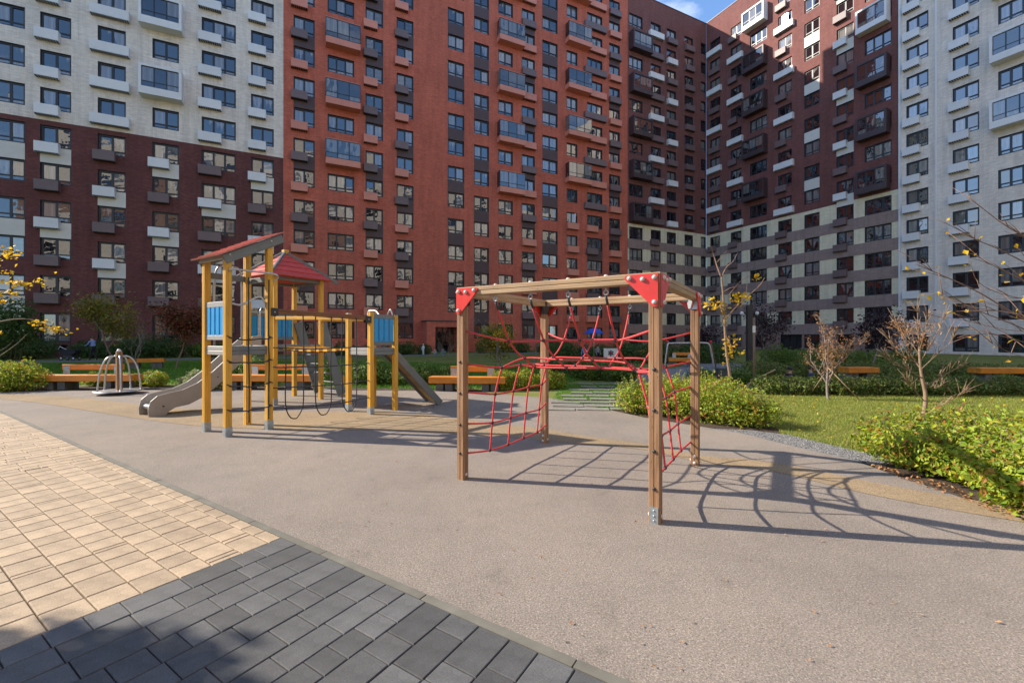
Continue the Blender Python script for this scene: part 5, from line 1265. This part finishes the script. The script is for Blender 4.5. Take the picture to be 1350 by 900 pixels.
# branches reaching in from the right
rt_ = Vector((9.4, 6.4, 0)); r = thing('bare_tree', 'thin bare branches with a few yellow leaves in front of the white block', 'tree', rt_)
def q4(px, py, dd=0): return AT(px, py, 6.2 + dd)
b = MB(); b.tube(catmull([rt_, rt_ + Vector((-.05, .05, 1.0)), rt_ + Vector((-.1, .02, 2.2)), rt_ + Vector((-.05, 0, 3.6))], 4), [.07 - .004 * i for i in range(13)], 8); b.build('trunk', M['bark'], r)
b = MB(); lp = []; rdm = random.Random(9)
for pts, r0 in (([(1480, 365), (1400, 335), (1330, 300), (1275, 258)], .016), ([(1480, 400), (1400, 370), (1320, 330), (1285, 315), (1256, 297)], .014), ([(1480, 470), (1400, 445), (1340, 415), (1290, 385), (1240, 362), (1205, 347)], .017), ([(1480, 440), (1400, 400), (1340, 365), (1300, 345), (1278, 328)], .013), ([(1480, 480), (1400, 455), (1330, 425), (1280, 405), (1240, 380)], .014), ([(1480, 440), (1400, 425), (1330, 412), (1270, 402), (1238, 385)], .010), ([(1480, 485), (1410, 470), (1340, 448), (1300, 440), (1262, 445)], .010), ([(1480, 420), (1400, 400), (1330, 390), (1290, 372), (1280, 345)], .010), ([(1480, 470), (1420, 462), (1350, 470), (1300, 448)], .009), ([(1480, 455), (1400, 440), (1330, 435), (1260, 420), (1228, 418)], .008)):
    dz = rdm.uniform(-.7, .7); q = [q4(x, y, dz * (1 - i / len(pts))) for i, (x, y) in enumerate(pts)]; q[0] = rt_ + Vector((-.1, 0, max(.9, q[0].z))) * 1.0 if False else q[0]
    c = catmull([rt_ + Vector((-.08, .02, max(1.2, min(3.0, q[0].z - .1))))] + q, 4); b.tube(c, [r0 * (1 - .75 * i / (len(c) - 1)) for i in range(len(c))], 6)
    for k in range(8):
        i0 = rdm.randint(len(c) // 3, len(c) - 2); st_ = c[i0]; dd = (c[i0 + 1] - c[i0]).normalized(); dd = (dd + Vector((rdm.gauss(0, .25), rdm.gauss(0, .3), rdm.gauss(.1, .35)))).normalized(); ln = rdm.uniform(.2, .6); e = st_ + dd * ln
        b.tube([st_, (st_ + e) / 2 + Vector((0, 0, .015)), e], [.0055, .004, .002], 5)
        if rdm.random() < .45: lp.append(e)
b.build('branches', M['twig_red'], r)
lp += [q4(x, y) for x, y in ((1345, 303), (1272, 350), (1279, 357), (1218, 360), (1225, 393), (1320, 363), (1328, 372), (1297, 395), (1245, 400), (1238, 430), (1332, 450), (1310, 458), (1340, 415), (1285, 447))]
v, q = leaf_arrays(np.array([tuple(p) for p in lp]), .085, None, .8, .7, .6); mobj('leaves', np_mesh('leaves', v, quads=q, mats=M['leaf_yellow']), r)
# branches reaching in from the left
lt = Vector((-19.5, 14.5, 0)); r = thing('yellow_tree', 'branches with clusters of yellow leaves in front of the maroon wall', 'tree', lt)
def q5(px, py, dd=0): return AT(px, py, 14.2 + dd)
b = MB(); b.tube(catmull([lt, lt + Vector((.05, 0, 1.2)), lt + Vector((.1, 0, 2.6)), lt + Vector((0, .1, 4.4))], 4), [.10 - .006 * i for i in range(13)], 8); b.build('trunk', M['bark'], r)
b = MB(); cl = []
for pts, r0 in (([(-60, 445), (0, 424), (40, 421), (70, 432), (86, 436)], .03), ([(-60, 400), (0, 385), (25, 378), (50, 372)], .02), ([(-60, 350), (-20, 335), (18, 332)], .02), ([(-60, 500), (-10, 475), (20, 455), (36, 440)], .025), ([(-60, 420), (0, 400), (15, 388)], .015), ([(-60, 370), (-20, 358), (8, 352)], .012), ([(-60, 480), (0, 462), (18, 448)], .015)):
    q = [lt + Vector((0, 0, max(1.2, q5(*pts[0]).z - .5)))] + [q5(x, y) for x, y in pts]; c = catmull(q, 4); b.tube(c, [r0 * (1 - .75 * i / (len(c) - 1)) for i in range(len(c))], 6)
b.build('branches', M['bark'], r)
pos = []
for px, py, n, s in ((8, 332, 26, .14), (12, 338, 10, .1), (3, 360, 18, .12), (12, 372, 10, .1), (25, 374, 22, .12), (35, 377, 20, .12), (50, 371, 14, .09), (10, 385, 16, .12), (20, 388, 10, .09), (5, 398, 10, .09), (60, 422, 10, .07), (50, 425, 14, .08), (66, 432, 26, .10), (80, 436, 20, .09), (0, 440, 6, .06), (-20, 380, 40, .4), (-30, 340, 40, .4)):
    p = q5(px, py); pos += [p + Vector((random.gauss(0, s * 1.3), random.gauss(0, s), random.gauss(0, s * .55))) for _ in range(n)]
v, q = leaf_arrays(np.array([tuple(p) for p in pos]), .13, None, .8, .75); mobj('crown', np_mesh('crown', v, quads=q, mats=M['leaf_yellow']), r)
# dark conifer-like bush behind the yellow branches
bl = [(p.x, p.y, p.z, s, s, s * .8) for p, s in ((AT(5, 440, 20), 1.2), (AT(30, 430, 20.5), .9), (AT(15, 410, 20), .9), (AT(-30, 430, 19), 1.6))]
shrub('bush', 'dark green bush behind the yellow leaved branches', 'shrub', Vector((-22.5, 20, 0)), bl, 5000, .16, 'leaf_dark', nst=16)
# young tree left of the frame, its crown shades the paving
yt = Vector((-9.2, 2.70, 0)); r = thing('young_tree', 'tall narrow tree beside the paving, its crown shading the grey stones', 'tree', yt)
b = MB(); b.tube([yt, yt + Z * 2.2, yt + Z * 4.5, yt + Z * 6.4], [.11, .09, .06, .02], 8); b.build('trunk', M['bark'], r)
bl = [(yt.x + random.uniform(-.25, .25), yt.y + random.uniform(-.16, .16), 1.7 + .33 * i, random.uniform(.6, .95), random.uniform(.62, .86), random.uniform(.5, .7)) for i in range(11)]
foliage(r, bl, 26000, .19, 'leaf_mid', name='crown', shell=.40)

# ------------------------------------------------------------------ grass, gravel, litter
def poly_points(poly, n):
    P = np.array([(p[0], p[1]) for p in poly]); lo_, hi_ = P.min(0), P.max(0); res = np.zeros((0, 2))
    while len(res) < n:
        c = rng.uniform(lo_, hi_, size=(n * 2, 2)); ins = np.zeros(len(c), bool); j = len(P) - 1
        for i in range(len(P)):
            cond = ((P[i, 1] > c[:, 1]) != (P[j, 1] > c[:, 1])) & (c[:, 0] < (P[j, 0] - P[i, 0]) * (c[:, 1] - P[i, 1]) / (P[j, 1] - P[i, 1] + 1e-12) + P[i, 0]); ins ^= cond; j = i
        res = np.concatenate([res, c[ins]])
    return res[:n]
def grass(label, poly, n, h, mat, wdt=.006):
    xy = poly_points(poly, n); d = rng.normal(size=(n, 2)); d /= np.linalg.norm(d, axis=1, keepdims=True); hh = h * rng.uniform(.5, 1.3, size=n); ln = rng.normal(size=(n, 2)) * .35 * hh[:, None]
    b0 = np.c_[xy - d * wdt, np.zeros(n)]; b1 = np.c_[xy + d * wdt, np.zeros(n)]; t = np.c_[xy + ln, hh]
    o = mobj('grass', np_mesh('grass', np.stack([b0, b1, t], 1).reshape(-1, 3), tris=np.arange(3 * n).reshape(-1, 3), mats=M[mat])); return tag(o, label, 'grass', kind='stuff')
lawnR = [G(1030, 573), G(1150, 597), G(1180, 585), G(1290, 580), Vector((9.5, 5.0, 0)), Vector((13, 7.5, 0)), Vector((17, 12.4, 0)), G(1008, 521), G(1000, 545), G(1020, 560)]
grass('short yellowing lawn grass in front of the long hedge', lawnR, 130000, .045, 'grass', .005)
lawnM = [G(560, 514), G(735, 511), G(742, 507), G(770, 500), G(725, 486), G(640, 482), G(540, 478), G(420, 476), G(420, 510)]
grass('lush green grass behind the mid bench', lawnM, 60000, .10, 'grass_lush', .011)
lawnS = [G(728, 527), G(742, 506), G(838, 506), G(860, 520), G(850, 540), G(800, 541)]
grass('grass growing between the path slabs', lawnS, 22000, .032, 'grass_lush', .006)
lawnL = [Vector((-17, 14.4, 0)), Vector((-4, 15, 0)), Vector((-6, 24, 0)), Vector((-18, 30, 0)), Vector((-34, 24, 0)), Vector((-24, 17, 0))]
grass('dark green grass in the shade behind the benches', lawnL, 60000, .10, 'grass_lush', .014)
# gravel strip
gp_ = poly_points([G(935, 566), G(975, 570.5), G(1050, 589), G(1120, 605), G(1160, 616), G(1175, 606), G(1120, 594), G(1040, 574.5), G(985, 568)], 5200)
ico_v = np.array([(0, 0, 1), (.9, 0, 0), (0, .8, 0), (-.9, 0, 0), (0, -.8, 0), (0, 0, -1)]); ico_f = np.array([(0,1,2),(0,2,3),(0,3,4),(0,4,1),(5,2,1),(5,3,2),(5,4,3),(5,1,4)])
n = len(gp_); sz = rng.uniform(.008, .022, size=(n, 1, 1)); an = rng.uniform(0, 6.28, n); co, sn_ = np.cos(an), np.sin(an)
vv = np.repeat(ico_v[None], n, 0) * rng.uniform(.7, 1.3, size=(n, 6, 1)); x = vv[..., 0] * co[:, None] - vv[..., 1] * sn_[:, None]; y = vv[..., 0] * sn_[:, None] + vv[..., 1] * co[:, None]
vv = np.stack([x, y, vv[..., 2] * .65], -1) * sz; vv[..., :2] += gp_[:, None, :]; vv[..., 2] += .012
o = mobj('gravel', np_mesh('gravel', vv.reshape(-1, 3), tris=(ico_f[None] + np.arange(n)[:, None, None] * 6).reshape(-1, 3), mats=M['gravel'])); tag(o, 'grey gravel strip between the rubber edge and the lawn', 'gravel', kind='stuff')
sheet('gravel_bed', [G(935, 565.5), G(975, 571), G(1050, 590), G(1120, 606), G(1162, 617), G(1180, 606), G(1120, 593), G(1040, 573.5), G(985, 567)], .008, M['path'])
xy = poly_points(lawnR, 320); v, q = leaf_arrays(np.c_[xy, np.full(len(xy), .05)], .05, np.tile([0, 0, 1.0], (len(xy), 1)), .5, .7)
tag(mobj('fallen_leaves', np_mesh('fallen_leaves', v, quads=q, mats=M['leaf_yellow'])), 'yellow leaves scattered on the lawn', 'leaves', kind='stuff')
spots = [(1045, 655), (660, 585), (680, 605), (450, 690), (600, 700), (695, 682), (737, 737), (823, 791), (751, 825), (458, 728), (840, 690), (762, 679), (1085, 700), (700, 560), (520, 610), (990, 740), (1150, 800), (900, 850), (1240, 760), (620, 760), (425, 697), (560, 655), (1010, 560), (985, 640)]
spots += [(random.uniform(380, 1330), random.uniform(560, 890)) for _ in range(70)]; spots = [q for q in spots if (G(*q) - K0).dot(V) > .15 and q[1] > 560]
pp = np.array([tuple(G(x + random.uniform(-4, 4), y) + Z * .022) for x, y in spots]); v, q = leaf_arrays(pp, .024, np.tile([0, 0, 1.0], (len(pp), 1)), .35, .55)
tag(mobj('fallen_leaves', np_mesh('fallen_leaves', v, quads=q, mats=M['leaf_brown'])), 'small dry leaf scraps lying on the rubber surface', 'leaves', kind='stuff')
# litter of leaves on the soil at the shrub edge
xy = poly_points([G(1130, 607), G(1182, 630), G(1262, 658), G(1350, 693), G(1350, 680), G(1262, 645), G(1182, 620)], 190); v, q = leaf_arrays(np.c_[xy, np.full(len(xy), .02)], .045, np.tile([0, 0, 1.0], (len(xy), 1)), .5, .6)
tag(mobj('fallen_leaves', np_mesh('fallen_leaves', v, quads=q, mats=M['leaf_brown'])), 'brown leaf litter along the foot of the shrubbery', 'leaves', kind='stuff')

# ------------------------------------------------------------------ people
for nm, c in (('skin', (.46, .27, .19)), ('hair_dark', (.025, .018, .014)), ('hair_brown', (.10, .055, .03)), ('cloth_blue', (.20, .27, .50)), ('cloth_black', (.016, .016, .020)), ('cloth_white', (.62, .62, .62)), ('cloth_navy', (.025, .035, .11)), ('cloth_jeans', (.06, .16, .28)), ('cloth_teal', (.16, .34, .33)), ('cloth_grey', (.20, .20, .24)), ('cloth_pink', (.48, .25, .27)), ('shoe_pale', (.5, .5, .5))):
    M[nm] = simple(nm, c, .8, .15, 20)
def person(label, loc, rotz, h, J, mats, hair='hair_dark', group=None):
    """J: joint positions as fractions of the height, x right, y forward; mats: top, legs, shoes"""
    root = thing('person', label, 'person', loc, rotz, group)
    names = list(J); idx = {n_: i for i, n_ in enumerate(names)}
    edges = [(a, c) for a, c in (('pelvis', 'waist'), ('waist', 'chest'), ('chest', 'neck'), ('neck', 'jaw'), ('jaw', 'head'), ('chest', 'shL'), ('shL', 'elL'), ('elL', 'wrL'), ('wrL', 'haL'), ('chest', 'shR'), ('shR', 'elR'), ('elR', 'wrR'), ('wrR', 'haR'), ('pelvis', 'hipL'), ('hipL', 'knL'), ('knL', 'anL'), ('anL', 'toL'), ('pelvis', 'hipR'), ('hipR', 'knR'), ('knR', 'anR'), ('anR', 'toR'))]
    rad = dict(pelvis=.072, waist=.066, chest=.078, neck=.030, jaw=.044, head=.058, shL=.036, shR=.036, elL=.026, elR=.026, wrL=.019, wrR=.019, haL=.020, haR=.020, hipL=.054, hipR=.054, knL=.037, knR=.037, anL=.025, anR=.025, toL=.022, toR=.022)
    me = bpy.data.meshes.new('body'); me.from_pydata([tuple(Vector(J[n_]) * h) for n_ in names], [(idx[a], idx[c]) for a, c in edges], [])
    tmp = bpy.data.objects.new('body_tmp', me); COL.objects.link(tmp)
    tmp.modifiers.new('skin', 'SKIN'); sk = me.skin_vertices[0].data if me.skin_vertices else None
    if sk is None:
        bm = bmesh.new(); bm.from_mesh(me); bm.verts.layers.skin.verify(); bm.to_mesh(me); bm.free(); sk = me.skin_vertices[0].data
    for n_ in names: r_ = rad[n_] * h; sk[idx[n_]].radius = (r_, r_)
    sk[idx['pelvis']].use_root = True
    ss = tmp.modifiers.new('sub', 'SUBSURF'); ss.levels = 2; ss.render_levels = 2
    dg = bpy.context.evaluated_depsgraph_get(); bm_ = bpy.data.meshes.new_from_object(tmp.evaluated_get(dg)); bpy.data.objects.remove(tmp)
    ml = [M[mats[0]], M[mats[1]], M[mats[2]], M['skin']]; bm_.materials.clear()
    for m_ in ml: bm_.materials.append(m_)
    def zone(a): return 3 if a in ('jaw', 'head', 'haL', 'haR', 'neck') else 1 if a in ('hipL', 'hipR', 'knL', 'knR', 'anL', 'anR', 'pelvis') else 2 if a in ('toL', 'toR') else 0
    JP = [(n_, Vector(J[n_]) * h) for n_ in names]
    for p in bm_.polygons:
        c = Vector(p.center); p.use_smooth = True; p.material_index = zone(min(JP, key=lambda t: (t[1] - c).length - rad[t[0]] * h)[0])
    bm_.name = 'body'; o = bpy.data.objects.new('body', bm_); COL.objects.link(o); o.parent = root
    hd = Vector(J['head']) * h; fw = (Vector(J['toL']) - Vector(J['anL'])); fw.z = 0; fw = fw.normalized() if fw.length > 1e-6 else Vector((0, 1, 0))
    b = MB(); b.lathe([(.066 * h * math.cos(t), .072 * h * math.sin(t)) for t in np.linspace(-.25, 1.45, 7)], 12, Matrix.Translation(hd + Vector((0, 0, .008 * h)) - fw * .012 * h)); b.build('hair', M[hair], root, world=False)
    b = MB(); b.lathe([(.010 * h, 0), (.004 * h, .018 * h)], 6, Matrix.Translation(hd + fw * .052 * h - Vector((0, 0, .012 * h))) @ fw.to_track_quat('Z', 'Y').to_matrix().to_4x4()); b.build('nose', M['skin'], root, world=False)
    return root
STAND = dict(pelvis=(0, 0, .53), waist=(0, 0, .62), chest=(0, .0, .74), neck=(0, .0, .845), jaw=(0, .012, .88), head=(0, .008, .935), shL=(-.10, 0, .80), elL=(-.13, .02, .64), wrL=(-.12, .08, .50), haL=(-.12, .10, .46), shR=(.10, 0, .80), elR=(.13, .02, .64), wrR=(.12, .08, .50), haR=(.12, .10, .46),
             hipL=(-.05, 0, .50), knL=(-.055, .02, .27), anL=(-.055, -.01, .045), toL=(-.055, .08, .022), hipR=(.05, 0, .50), knR=(.055, .0, .27), anR=(.055, -.02, .045), toR=(.055, .07, .022))
PUSH = dict(STAND); PUSH.update(chest=(0, .03, .735), neck=(0, .05, .835), jaw=(0, .065, .87), head=(0, .062, .925), shL=(-.10, .03, .79), elL=(-.12, .11, .66), wrL=(-.09, .24, .60), haL=(-.09, .28, .60), shR=(.10, .03, .79), elR=(.12, .11, .66), wrR=(.09, .24, .60), haR=(.09, .28, .60), knL=(-.055, .07, .27), anL=(-.055, .09, .045), toL=(-.055, .18, .022), knR=(.055, .0, .27), anR=(.055, -.10, .06), toR=(.055, -.02, .022))
SIT = dict(STAND); SIT.update(pelvis=(0, 0, .09), waist=(0, -.01, .18), chest=(0, .0, .30), neck=(0, .02, .40), jaw=(0, .035, .435), head=(0, .03, .49), shL=(-.10, 0, .36), elL=(-.13, .06, .22), wrL=(-.09, .17, .18), haL=(-.08, .21, .17), shR=(.10, 0, .36), elR=(.13, .06, .22), wrR=(.09, .17, .18), haR=(.08, .21, .17), hipL=(-.06, .03, .08), knL=(-.12, .24, .15), anL=(-.06, .40, .04), toL=(-.06, .48, .05), hipR=(.06, .03, .08), knR=(.12, .24, .15), anR=(.06, .40, .04), toR=(.06, .48, .05))
CROUCH = dict(STAND); CROUCH.update(pelvis=(0, -.08, .16), waist=(0, -.05, .25), chest=(0, .02, .36), neck=(0, .06, .45), jaw=(0, .08, .485), head=(0, .075, .54), shL=(-.10, .03, .42), elL=(-.12, .16, .32), wrL=(-.07, .27, .24), haL=(-.06, .30, .20), shR=(.10, .03, .42), elR=(.12, .16, .32), wrR=(.07, .27, .24), haR=(.06, .30, .20), hipL=(-.06, -.05, .16), knL=(-.09, .16, .28), anL=(-.07, .03, .045), toL=(-.07, .12, .022), hipR=(.06, -.05, .16), knR=(.09, .16, .28), anR=(.07, .03, .045), toR=(.07, .12, .022))
pp_ = AT(123, 470, 30); pp_.z = 0.01
person('person in a pale blue jacket and black trousers pushing the pram', pp_, R(86), 1.72, PUSH, ('cloth_blue', 'cloth_black', 'shoe_pale'))
c_ = AT(558, 470, 40); c_.z = 0; person('child in white clothes standing on the lawn by the red entrance', c_, R(160), 1.02, STAND, ('cloth_white', 'cloth_white', 'cloth_grey'), 'cloth_white')
c_ = AT(574, 470, 39); c_.z = 0; person('child in pink and teal crouching beside the red entrance', c_, R(100), 1.15, CROUCH, ('cloth_pink', 'cloth_teal', 'cloth_white'), 'hair_brown')
c_ = AT(583, 470, 39); c_.z = 0; person('child in a grey top crouching by the entrance glazing', c_, R(-120), 1.2, CROUCH, ('cloth_grey', 'cloth_teal', 'cloth_white'))
c_ = AT(1041, 490, 13.6); c_.z = 0; person('child in black top and jeans sitting behind the long hedge', c_, R(-60), 1.22, SIT, ('cloth_black', 'cloth_jeans', 'shoe_pale'))
c_ = AT(1070, 490, 14.0); c_.z = 0; person('child in a navy top sitting behind the long hedge', c_, R(40), 1.2, SIT, ('cloth_navy', 'cloth_grey', 'shoe_pale'))
c_ = AT(770, 466, 26); c_.z = 0; person('child in a pale blue jacket standing near the white play panel', c_, R(150), 1.15, STAND, ('cloth_blue', 'cloth_navy', 'shoe_pale'))
c_ = AT(788, 466, 27); c_.z = 0; person('child in dark clothes standing between the parasol and the play panel', c_, R(-160), 1.15, STAND, ('cloth_grey', 'cloth_black', 'cloth_white'))

# pram
pr = AT(93, 470, 30); pr.z = .01; pram = thing('pram', 'dark pram with a pale trimmed hood on the path', 'pram', pr)
T = Matrix.Translation(pr)
b = MB(); prof = [(-.55, .62), (-.50, .50), (-.35, .42), (.30, .42), (.50, .52), (.56, .70), (.50, .76), (-.52, .76)]
n = len(prof); vs = [T @ Vector((x, -.22, z)) for x, z in prof] + [T @ Vector((x, .22, z)) for x, z in prof]
b.add(vs, [tuple(range(n)), tuple(range(2*n-1, n-1, -1))] + [(i, n+i, n+(i+1) % n, (i+1) % n) for i in range(n)]); b.build('carrycot', M['cloth_black'], pram)
b = MB(); hv = []; ths = np.linspace(0, math.pi * .62, 8)
for t in ths:
    for y in np.linspace(-.23, .23, 5): hv.append(T @ Vector((-.22 - .36 * math.cos(t * .9) , y, .74 + .36 * math.sin(t))))
b.add(hv, [(i*5+k, i*5+k+1, (i+1)*5+k+1, (i+1)*5+k) for i in range(7) for k in range(4)], 0, True); ho = b.build('hood', M['cloth_black'], pram)
b = MB(); b.tube([T @ Vector((-.60, -.235, .78)), T @ Vector((-.50, -.235, .98)), T @ Vector((-.30, -.235, .88)), T @ Vector((-.05, -.235, .78))], .022, 6); b.build('trim', M['cloth_white'], ho)
b = MB(); b.tube(catmull([T @ Vector((.35, -.2, .45)), T @ Vector((.75, -.2, .80)), T @ Vector((1.02, -.2, 1.0)), T @ Vector((1.02, .2, 1.0)), T @ Vector((.75, .2, .80)), T @ Vector((.35, .2, .45))], 4), .016, 6); b.build('handle', M['plastic_dark'], pram)
b = MB(); b.tube([T @ Vector((-.45, -.2, .14)), T @ Vector((.30, -.2, .48))], .015, 6); b.tube([T @ Vector((.40, .2, .14)), T @ Vector((-.30, .2, .48))], .015, 6); b.tube([T @ Vector((.40, -.2, .14)), T @ Vector((-.30, -.2, .48))], .015, 6); b.tube([T @ Vector((-.45, .2, .14)), T @ Vector((.30, .2, .48))], .015, 6); b.box((-.32, -.2, .20), (.28, .2, .36), T); b.build('chassis', M['plastic_dark'], pram)
for x in (-.45, .40):
    for y in (-.22, .22):
        wl = MB(); Mw = T @ Matrix.Translation((x, y, .135)) @ Matrix.Rotation(R(90), 4, 'X'); wl.lathe([(.10, -.02), (.135, -.015), (.135, .015), (.10, .02)], 16, Mw); wo = wl.build('wheel', M['plastic_dark'], pram)
        wl = MB(); wl.lathe([(.085, -.024), (.095, 0), (.085, .024)], 12, Mw); wl.build('rim', M['steel'], wo)

# ------------------------------------------------------------------ street furniture
p = AT(988, 470, 21.5); p.z = 0; lamp = thing('street_lamp', 'dark lamp post with two small white globe heads', 'lamp', p)
b = MB(); b.box((-.13, -.09, 0), (.13, .09, 3.2), Matrix.Translation(p)); b.build('post', M['plastic_dark'], lamp)
for s in (-1, 1):
    b = MB(); b.tube(catmull([p + Vector((s * .1, 0, 2.75)), p + Vector((s * .25, 0, 2.70)), p + Vector((s * .38, 0, 2.72))], 4), .02, 6); b.build('arm', M['plastic_dark'], lamp)
    b = MB(); b.lathe([(.09 * math.cos(t), .09 * math.sin(t)) for t in np.linspace(-1.5, 1.5, 9)], 12, Matrix.Translation(p + Vector((s * .38, 0, 2.82)))); b.build('globe', M['cloth_white'], lamp)
p = G(951.5, 509); bn = thing('waste_bin', 'dark grey square waste bin beside the grey path', 'bin', p)
b = MB(); b.prism([(-.15, -.13), (.15, -.13), (.17, .13), (-.17, .13)], .56, Matrix.Translation(p) @ Matrix.Rotation(R(-12), 4, 'Z')); b.build('body', M['cloth_grey'], bn); M['bin'] = simple('bin_grey', (.055, .065, .075), .5, .08, 6); bn.children[0].data.materials.clear() if False else None
for o in [o for o in bpy.data.objects if o.parent is bn]: o.data.materials[0] = M['bin']
b = MB(); b.box((-.18, -.15, .562), (.18, .15, .60), Matrix.Translation(p) @ Matrix.Rotation(R(-12), 4, 'Z')); b.build('lid', M['bin'], bn)
# steel tube frame
def fp(px, py, D): return AT(px, py, D)
s0 = AT(908, 487, 21.6); s0.z = 0; fr = thing('steel_play_frame', 'low steel tube play frame with red caps on the path', 'play frame', s0)
b = MB(); b.tube(catmull([AT(876, 488, 22), AT(880, 456, 22), AT(885, 452.5, 22), AT(905, 452, 22), AT(930, 452, 22), AT(935, 455, 22), AT(937, 462, 22), AT(942, 488, 22)], 4), .045, 8); b.build('tube', M['steel'], fr)
b = MB(); b.tube([AT(936.5, 452, 22.1), AT(944, 487, 23.2)], .05, 8); b.build('leg', M['wood_frame'], fr); b = MB(); b.tube([AT(879.5, 452, 22.1), AT(880.5, 478, 23.4)], .05, 8); b.build('leg', M['wood_frame'], fr)
for px in (937, 880): b = MB(); b.lathe([(.065, 0), (.065, .09), (.03, .13)], 10, Matrix.Translation(AT(px, 452, 22.1))); b.build('cap', M['redplate'], fr)
# white play panel with a dark flower figure
p = AT(805, 472, 26); p.z = 0; pn = thing('activity_board', 'white play panel printed with a dark flower figure', 'play panel', p); zc = AT(805, 466, 26).z
for s in (-1, 1): b = MB(); b.box((s * .40 - .03, -.03, 0), (s * .40 + .03, .03, zc + .34), Matrix.Translation(p)); b.build('post', M['galv'], pn)
b = MB(); b.box((-.43, -.055, zc - .24), (.43, -.032, zc + .32), Matrix.Translation(p)); po = b.build('panel', M['metal_white'], pn)
b = MB()
for k in range(6):
    a = k * math.pi / 3 + .5; b.tube([p + Vector((.04 * math.cos(a), -.062, zc + .04 + .04 * math.sin(a))), p + Vector((.17 * math.cos(a), -.062, zc + .04 + .17 * math.sin(a)))], [.03, .045], 8)
b.build('printed_figure', M['plastic_dark'], po)
b = MB(); b.lathe([(.06, 0), (.06, .02)], 12, Matrix.Translation(p + Vector((0, -.058, zc + .04))) @ Matrix.Rotation(R(90), 4, 'X')); b.build('printed_centre', M['redplate'], po)
# blue parasol
p = AT(783, 470, 31); p.z = 0; pa = thing('parasol', 'bright blue parasol in front of the red block', 'parasol', p); M['blue_cloth'] = simple('blue_cloth', (.02, .08, .42), .8, .1, 5)
b = MB(); b.tube([p, p + Z * 2.25], .025, 6); b.build('pole', M['steel'], pa)
b = MB(); b.lathe([(.02, 2.30), (.25, 2.24), (.5, 2.12), (.72, 1.92), (.70, 1.91), (.02, 2.22)], 8, Matrix.Translation(p + Vector((0, 0, 0))), smooth=False); b.build('canopy', M['blue_cloth'], pa)
